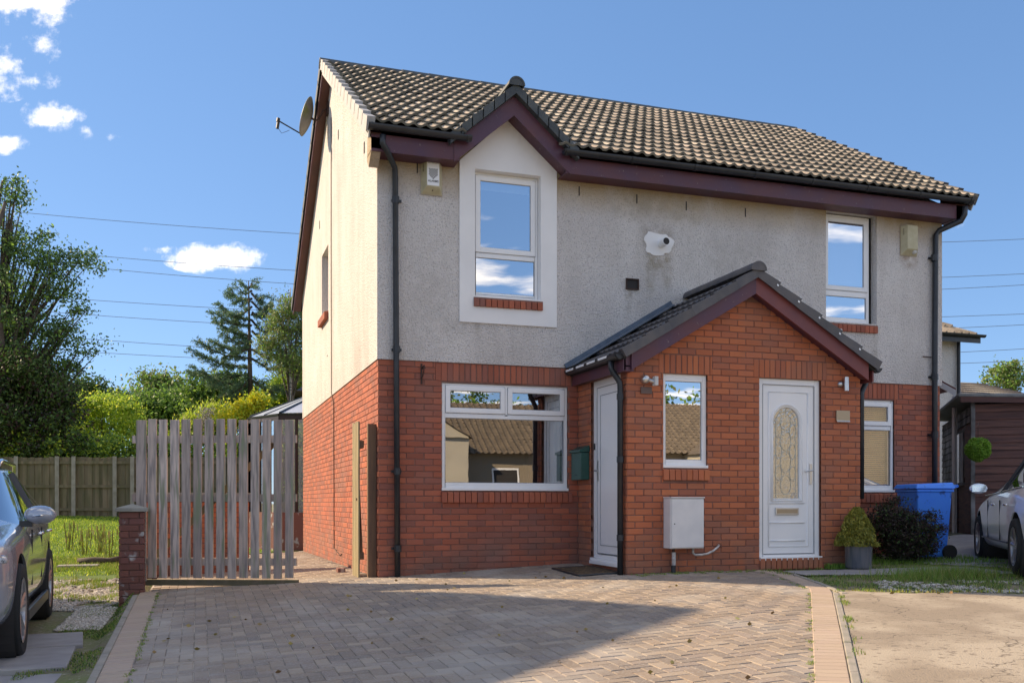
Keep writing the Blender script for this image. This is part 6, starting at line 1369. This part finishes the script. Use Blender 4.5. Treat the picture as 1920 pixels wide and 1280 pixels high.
for i in range(18):
    z = sz0 + .02 + i * .125; q = MB(); zt = min(z + .118, SH(3.6) + .02)
    q.add([sp_(-.0, 0, z), sp_(-.0, 3.6, z), sp_(.012, 3.6, zt), sp_(.012, 0, zt), sp_(.03, 0, z), sp_(.03, 3.6, z), sp_(.03, 3.6, zt), sp_(.03, 0, zt)], [(0, 1, 2, 3), (0, 4, 5, 1), (3, 2, 6, 7), (0, 3, 7, 4)]); q.build('board', M['shed'], shed)
    for a, b in ((0.0, .28), (1.02, 1.10), (2.1, 4.6)) if z < 2.2 else ((0, 4.6),):
        q = MB(); q.add([sp_(a, -.0, z), sp_(b, -.0, z), sp_(b, .012, zt), sp_(a, .012, zt), sp_(a, .03, z), sp_(b, .03, z), sp_(b, .03, zt), sp_(a, .03, zt)], [(0, 1, 2, 3), (0, 4, 5, 1), (3, 2, 6, 7)]); q.build('board', M['shed_grey'] if z > 1.2 else M['shed'], shed)
q = MB(); q.prism([sp_(-.02, -.03, sz0), sp_(.06, -.03, sz0), sp_(.06, .03, sz0), sp_(-.02, .03, sz0)], (0, 0, sz1 - sz0)); q.build('corner_post', M['shed_grey'], shed)
q = MB(); q.prism([sp_(.30, .01, sz0 + .03), sp_(.98, .01, sz0 + .03), sp_(.98, .04, sz0 + .03), sp_(.30, .04, sz0 + .03)], (0, 0, 1.8)); dr = q.build('door', M['shed'], shed)
for k in range(6):
    a = .30 + k * .114; q = MB(); q.prism([sp_(a, -.008, sz0 + .04), sp_(a + .108, -.008, sz0 + .04), sp_(a + .108, .008, sz0 + .04), sp_(a, .008, sz0 + .04)], (0, 0, 1.78)); q.build('plank', M['shed'], dr)
q = MB(); q.prism([sp_(.9, -.03, sz0 + .9), sp_(.94, -.03, sz0 + .9), sp_(.94, -.01, sz0 + .9), sp_(.9, -.01, sz0 + .9)], (0, 0, .08)); q.build('handle', M['rust'], dr)
for a in (1.12, 1.60):
    q = MB(); q.prism([sp_(a, -.01, sz0 + .85), sp_(a + .46, -.01, sz0 + .85), sp_(a + .46, .03, sz0 + .85), sp_(a, .03, sz0 + .85)], (0, 0, .98)); wf = q.build('window', M['shed_grey'], shed)
    q = MB(); q.prism([sp_(a + .05, -.014, sz0 + .90), sp_(a + .41, -.014, sz0 + .90), sp_(a + .41, -.012, sz0 + .90), sp_(a + .05, -.012, sz0 + .90)], (0, 0, .88)); q.build('pane', M['car_glass'], wf)
q = MB(); o_ = .14
q.add([sp_(-o_, -o_ - .1, SH(-.2)), sp_(4.8, -o_ - .1, SH(-.2)), sp_(4.8, 3.8, SH(3.8)), sp_(-o_, 3.8, SH(3.8))] + [sp_(-o_, -o_ - .1, SH(-.2) + .06), sp_(4.8, -o_ - .1, SH(-.2) + .06), sp_(4.8, 3.8, SH(3.8) + .06), sp_(-o_, 3.8, SH(3.8) + .06)], [(0, 3, 2, 1), (4, 5, 6, 7), (0, 1, 5, 4), (1, 2, 6, 5), (2, 3, 7, 6), (3, 0, 4, 7)]); q.build('roof', M['felt'], shed, bevel=.02)
q = MB(); q.prism([sp_(-o_ + .02, -o_ - .06, SH(-.2) - .09), sp_(-o_ + .02, 3.78, SH(3.78) - .09), sp_(-o_ + .02, 3.78, SH(3.78)), sp_(-o_ + .02, -o_ - .06, SH(-.2))], (e1.x * .02, e1.y * .02, 0)); q.build('fascia_board', M['shed'], shed)
# wheelie bin
M['bin'] = mat('blue_bin_plastic', (.03, .27, .95), .42, c2=(.04, .30, .95), ns=4, bump=.08, bs=30, c3=(.03, .12, .40), ns3=9, lo3=.6, hi3=.7)
bc = Vector((7.60, -.58)); bzz = h(bc.x, bc.y); bin_ = thing('wheelie_bin', 'blue plastic wheelie bin with a closed lid beside the far drainpipe', 'bin', (bc.x, bc.y, bzz), R(-8), local=True)
q = MB(); q.add([(-.235, -.20, .03), (.20, -.20, .03), (.20, .20, .03), (-.235, .20, .03), (-.285, -.255, .96), (.25, -.255, .96), (.25, .255, .96), (-.285, .255, .96)], [(0, 3, 2, 1), (4, 5, 6, 7), (0, 1, 5, 4), (1, 2, 6, 5), (2, 3, 7, 6), (3, 0, 4, 7)]); q.build('body', M['bin'], bin_, bevel=.025)
q = MB(); q.box(-.30, .265, -.27, .27, .925, .965); q.build('rim', M['bin'], bin_, bevel=.012)
q = MB(); q.add([(-.325, -.285, .97), (.28, -.285, .97), (.28, .285, .97), (-.325, .285, .97), (-.29, -.25, 1.035), (.26, -.25, 1.06), (.26, .25, 1.06), (-.29, .25, 1.035)], [(0, 3, 2, 1), (4, 5, 6, 7), (0, 1, 5, 4), (1, 2, 6, 5), (2, 3, 7, 6), (3, 0, 4, 7)]); q.build('lid', M['bin'], bin_, bevel=.015)
q = MB(); q.box(.25, .36, -.22, -.18, .99, 1.03); q.box(.25, .36, .18, .22, .99, 1.03); q.tube([(.35, -.22, 1.01), (.35, .22, 1.01)], .018, 8); q.build('handle', M['bin'], bin_, bevel=.004)
for s in (-1, 1): MB().lathe([(.001, s * .235), (.10, s * .235), (.10, s * .28), (.001, s * .28)], (.20, 0, .10), 20, 'y').build('wheel', M['tyre'], bin_)
# conservatory behind the gable end
cons = thing('conservatory', 'conservatory with brown frame and pale glazed roof behind the gable end', 'conservatory', (-.9, 10.4, .1))
M['cframe'] = mat('brown_frame', (.035, .022, .018), .4); M['cpanel'] = mat('roof_panel_pale', (.50, .55, .62), .25, spec=.6, c2=(.44, .5, .58), ns=2)
M['croof'] = mat('conservatory_bar', (.02, .028, .035), .3)
ev = [(-.97, 13.2), (-.97, 10.45), (-.42, 9.25), (.55, 8.7), (2.2, 8.7)]; ap = [(1.1, 12.4), (1.1, 11.6), (1.15, 11.2), (1.3, 11.0), (2.2, 11.0)]; zE, zA = 2.80, 3.72
for (a, b), (c, d_) in zip(zip(ev, ev[1:]), zip(ap, ap[1:])):
    MB().quad((*a, zE), (*b, zE), (*d_, zA), (*c, zA)).build('roof_panel', M['cpanel'], cons)
    q = MB(); q.tube([(*a, zE + .0), (*c, zA)], .035, 6); q.tube([((a[0] + b[0]) / 2, (a[1] + b[1]) / 2, zE), ((c[0] + d_[0]) / 2, (c[1] + d_[1]) / 2, zA)], .022, 6); q.build('roof_bar', M['croof'], cons)
    halfround((*a, zE - .02), (*b, zE - .02), .06, up=(0, 0, -1)).build('gutter', M['black'], cons); q = MB(); A_, B_ = Vector((*a, 0)), Vector((*b, 0)); t_ = (B_ - A_).normalized(); n_ = Vector((t_.y, -t_.x, 0)) * .04
    q.prism([A_ + Vector((0, 0, zE - .14)), B_ + Vector((0, 0, zE - .14)), B_ + Vector((0, 0, zE - .03)), A_ + Vector((0, 0, zE - .03))], n_); q.build('eave_beam', M['cframe'], cons)
    for f in (0, .33, .66, 1.0): c_ = A_.lerp(B_, f); MB().box(c_.x - .03, c_.x + .03, c_.y - .03, c_.y + .03, .0, zE - .1).build('frame_post', M['cframe'], cons)
    MB().quad(A_ + Vector((0, 0, .7)), B_ + Vector((0, 0, .7)), B_ + Vector((0, 0, zE - .14)), A_ + Vector((0, 0, zE - .14))).build('pane', M['glass'], cons)
    q = MB(); q.prism([A_ + Vector((0, 0, -.3)), B_ + Vector((0, 0, -.3)), B_ + Vector((0, 0, .7)), A_ + Vector((0, 0, .7))], n_); q.build('dwarf_wall', M['brick_old'], cons)
# simple neighbouring houses
def gable_house(name, label, x0, x1, y0, y1, zg, ze, zr, wmat, rmat, along='x', hip=0, wins=(), wcol='upvc', tiles=None, over=.35):
    t = thing(name, label, 'house', ((x0 + x1) / 2, y0, zg)); MB().box(x0, x1, y0, y1, zg, ze).build('wall', wmat, t)
    q = MB(); o = over
    if along == 'x':
        ym = (y0 + y1) / 2; r0, r1 = x0 - o + hip, x1 + o - hip; k = (zr - ze) / (ym - y0); zl = ze - k * o
        P_ = [(x0 - o, y0 - o, zl), (x1 + o, y0 - o, zl), (x1 + o, y1 + o, zl), (x0 - o, y1 + o, zl), (r0, ym, zr), (r1, ym, zr)]
        fs_ = [(0, 1, 5, 4), (2, 3, 4, 5), (1, 2, 5), (3, 0, 4), (0, 3, 2, 1)]
        if not hip: MB().add([(x0, y0, ze), (x0, y1, ze), (x0, ym, zr - .1), (x1, y0, ze), (x1, y1, ze), (x1, ym, zr - .1)], [(0, 2, 1), (3, 4, 5)]).build('gable', wmat, t)
    else:
        xm = (x0 + x1) / 2; k = (zr - ze) / (xm - x0); zl = ze - k * o
        P_ = [(x0 - o, y0 - o, zl), (x1 + o, y0 - o, zl), (x1 + o, y1 + o, zl), (x0 - o, y1 + o, zl), (xm, y0 - o + hip, zr), (xm, y1 + o - hip, zr)]
        fs_ = [(3, 0, 4, 5), (1, 2, 5, 4), (0, 1, 4), (2, 3, 5), (0, 3, 2, 1)]
        if not hip:
            fs_ = [(3, 0, 4, 5), (1, 2, 5, 4), (0, 3, 2, 1)]
            MB().add([(x0, y0, ze), (x1, y0, ze), (xm, y0, zr - .05), (x0, y1, ze), (x1, y1, ze), (xm, y1, zr - .05)], [(0, 1, 2), (5, 4, 3)]).build('gable', wmat, t)
    ro = q.add(P_, fs_).build('roof', rmat, t)
    if tiles:                                                     # raised tile courses on the near slope(s)
        for (A_, B_, C_, D_), rows, cols in tiles(P_):
            q = MB(); A_, B_, C_, D_ = map(Vector, (A_, B_, C_, D_)); nn_ = (B_ - A_).cross(D_ - A_).normalized()
            for r_ in range(rows):
                f0, f1 = r_ / rows, (r_ + 1.15) / rows
                for c in range(cols):
                    g0, g1 = c / cols, (c + .55) / cols
                    e = lambda g_, f_: A_.lerp(B_, g_).lerp(D_.lerp(C_, g_), min(f_, 1))
                    gm = (g0 + g1) / 2
                    q.add([e(g0, f0) + nn_ * .02, e(gm, f0) + nn_ * .10, e(g1, f0) + nn_ * .02, e(g0, f1), e(gm, f1) + nn_ * .05, e(g1, f1)], [(0, 1, 4, 3), (1, 2, 5, 4), (0, 2, 1)])
            q.build('tile_rolls', rmat, ro, kind='stuff')
    for (wx, wz, ww, wh, side) in wins:
        yy = y0 - .03 if side == 0 else y1 + .03; sgn = -1 if side == 0 else 1
        w_ = MB().box(wx, wx + ww, min(yy, yy - sgn * .1), max(yy, yy - sgn * .1), wz, wz + wh).build('window', M['upvc'], t); MB().quad((wx + .08, yy + sgn * .005, wz + .08), (wx + ww - .08, yy + sgn * .005, wz + .08), (wx + ww - .08, yy + sgn * .005, wz + wh - .08), (wx + .08, yy + sgn * .005, wz + wh - .08)).build('pane', M['roomdark'], w_)
    return t
M['roof_brown'] = mat('roof_tile_brown', (.17, .13, .09), .85, c2=(.11, .085, .06), ns=3, bump=.6, bs=12, bd=.03)
M['wall_cream'] = mat('wall_cream_render', (.52, .47, .37), .9, c2=(.42, .38, .31), ns=.6); M['wall_brown'] = mat('wall_brown_render', (.27, .22, .16), .9)
q_ = at(1800, 620, 25); ft = lambda P_: [((P_[0], P_[1], P_[5], P_[4]), 9, 40)]
nh = gable_house('neighbouring_house', 'pale roughcast house with a hipped tan tiled roof beyond the far drainpipe', q_.x - 9, q_.x, q_.y, q_.y + 7, -.3, 5.45, 7.6, M['harl'], M['tile'], 'x', hip=3.6, tiles=ft)
MB().tube([(q_.x - .12, q_.y - .08, 5.3), (q_.x - .12, q_.y - .08, 0)], .045, 8).build('downpipe', M['black'], nh); halfround((q_.x - 9.3, q_.y - .42, 5.26), (q_.x + .40, q_.y - .42, 5.26), .07, up=(0, 0, -1)).build('gutter', M['black'], nh)
MB().box(q_.x - 9.3, q_.x + .33, q_.y - .36, q_.y - .33, 5.06, 5.25).build('fascia_board', M['black'], nh)
g0 = at(1790, 738, 28); gt = lambda P_: [((P_[0], P_[1], P_[5], P_[4]), 12, 50)]
nh = gable_house('garage', 'low garage with a dark grey tiled hipped roof behind the shed', g0.x, g0.x + 5.6, g0.y, g0.y + 5.5, .2, 3.75, 4.85, M['harl'], M['tile_dark'], 'x', hip=2.4, tiles=gt)
l0, l1 = at(1758, 723, 17.5), at(1792, 742, 17.2)
t = thing('lean_to_roof', 'small lean-to roof with a bright white edge board between the house and shed', 'lean-to', tuple(l0))
q = MB(); up = Vector((0, 0, .11)); q.prism([l0, l1, l1 + up, l0 + up], (.02, .03, 0)); q.build('edge_board', M['upvc'], t)
q = MB(); bk_ = FWD * 2.2; q.prism([l0 + up, l1 + up, l1 + up + bk_, l0 + up + bk_], (0, 0, .03)); q.build('roof', M['maroon2'], t)
for p in (l0, l1): MB().box(p.x - .03, p.x + .03, p.y - .0, p.y + .06, 0, p.z).build('post', M['upvc'], t)
q = at(553, 712, 31); gable_house('neighbouring_house', 'dark eaved house just visible behind the conservatory roof', q.x + .35, q.x + 9, q.y, q.y + 7, 0, 4.75, 7.0, M['wall_brown'], M['tile_dark'], 'x', hip=3.4)
# the taller house whose shadow lies over the drive
K1, T1, K2, K3 = Vector((-8.87, 5.75, 7.47)), Vector((-8.45, 4.46, 8.38)), Vector((-6.75, -.73, 4.81)), Vector((-6.28, -2.2, 3.85))
t = thing('neighbouring_house', 'tall gabled house next door that shades the grey car and the drive', 'house', (-9.5, 2, -.4))
off = Vector((-.93, -.31, 0)) * 7
q = MB(); zg_ = Vector((0, 0, -1)); low = lambda v: Vector((v.x, v.y, -1)); q.prism([low(K1), low(K3), K3, T1, K1], off); q.build('wall', M['harl'], t)
q = MB(); e = Vector((0, 0, .05)); q.prism([K3 + e, T1 + e, T1 + e * 2, K3 + e * 2], off); q.prism([T1 + e, K1 + e, K1 + e * 2, T1 + e * 2], off); q.build('roof', M['tile'], t)
# houses across the street (seen in the window panes)
tl_ = lambda P_: [((P_[2], P_[3], P_[4], P_[5]), 18, 62)]
gable_house('house_across_street', 'long low house with a brown tiled roof across the street, mirrored in the window', 9.5, 27, -38, -31, -2.5, 3.5, 5.9, M['wall_brown'], M['roof_brown'], 'x', tiles=tl_, wins=[(11.0, .9, 1.3, 1.6, 1), (14.5, .9, 1.0, 1.6, 1), (18, .9, 1.5, 1.6, 1)], over=.5)
gable_house('house_across_street', 'cream gabled house across the street, mirrored at the left of the large window', 3.6, 9.4, -38, -29.5, -2.5, 3.9, 5.6, M['wall_cream'], M['roof_brown'], 'y', over=.15, wins=[(5.2, .6, 1.3, 1.5, 1)])
gable_house('house_across_street', 'cream gable fronted house across the street, mirrored in the glazed door', 19.5, 25.5, -36, -27.5, -2.5, 3.2, 5.0, M['wall_cream'], M['roof_brown'], 'y', over=.15, wins=[(20.6, .2, 1.4, 1.6, 1)])
gable_house('house_across_street', 'tall pale house across the street, mirrored in the far upper window', 29.5, 36, -40, -31, -2.5, 8.0, 10.6, M['wall_cream'], M['roof_brown'], 'y', over=.3)
for i, (x, y, s) in enumerate([(4, -46, 1.1), (12.5, -44, 1.3), (17, -48, 1.0), (24, -45, 1.2), (-6, -42, 1.2), (33, -50, 1.4)]):
    tree('street_tree', ['garden tree behind the cream gabled house across the street', 'tall garden tree behind the middle of the long low house', 'slim garden tree behind the long low house', 'garden tree behind the gable fronted house', 'broad tree at the bend of the street', 'large tree behind the tall pale house'][i], 'tree', (x, y, -1.5), (x, y, 5.5 * s), .2,
         [((x, y, 5.2 * s), 1.9 * s, 2.2 * s, 1500), ((x + 1.2, y, 3.8 * s), 1.5 * s, 1.5 * s, 900), ((x - 1.3, y, 4.2 * s), 1.4 * s, 1.4 * s, 900)], ['lf_mid', 'lf_olive'], .3, clump=.5, nb=20)

# ---------------------------------------------------------------- power lines
M['wire'] = mat('power_cable', (.10, .12, .15), .6)
LN = [((60, 400), (550, 438), (1770, 453), (1920, 449)), ((190, 480), (545, 507), (1770, 519), (1920, 514)), ((190, 503), (540, 532), (1770, 541), (1920, 535)), ((150, 560), (400, 578), (1770, 592), (1920, 590)),
      ((140, 587), (400, 607), (1770, 613), (1920, 611)), ((130, 632), (360, 650), (1770, 660), (1920, 655)), ((195, 660), (360, 672), (1770, 680), (1920, 678))]
NMS = ['topmost', 'second from the top', 'third from the top', 'fourth from the top', 'fifth from the top', 'second from the bottom', 'lowest']
for pts, nm in zip(LN, NMS):
    xs = np.array([p[0] for p in pts]); ys = np.array([p[1] for p in pts]); c = np.polyfit((xs - 960) / 960, ys, 2)
    q = MB(); q.tube([at(x, float(np.polyval(c, (x - 960) / 960)), 150) for x in np.linspace(-200, 2120, 30)], .038, 4, cap=False)
    tag(q.build('power_line', M['wire']), f'thin overhead power line, {nm} of the seven crossing the sky', 'power line', 'overhead power lines')
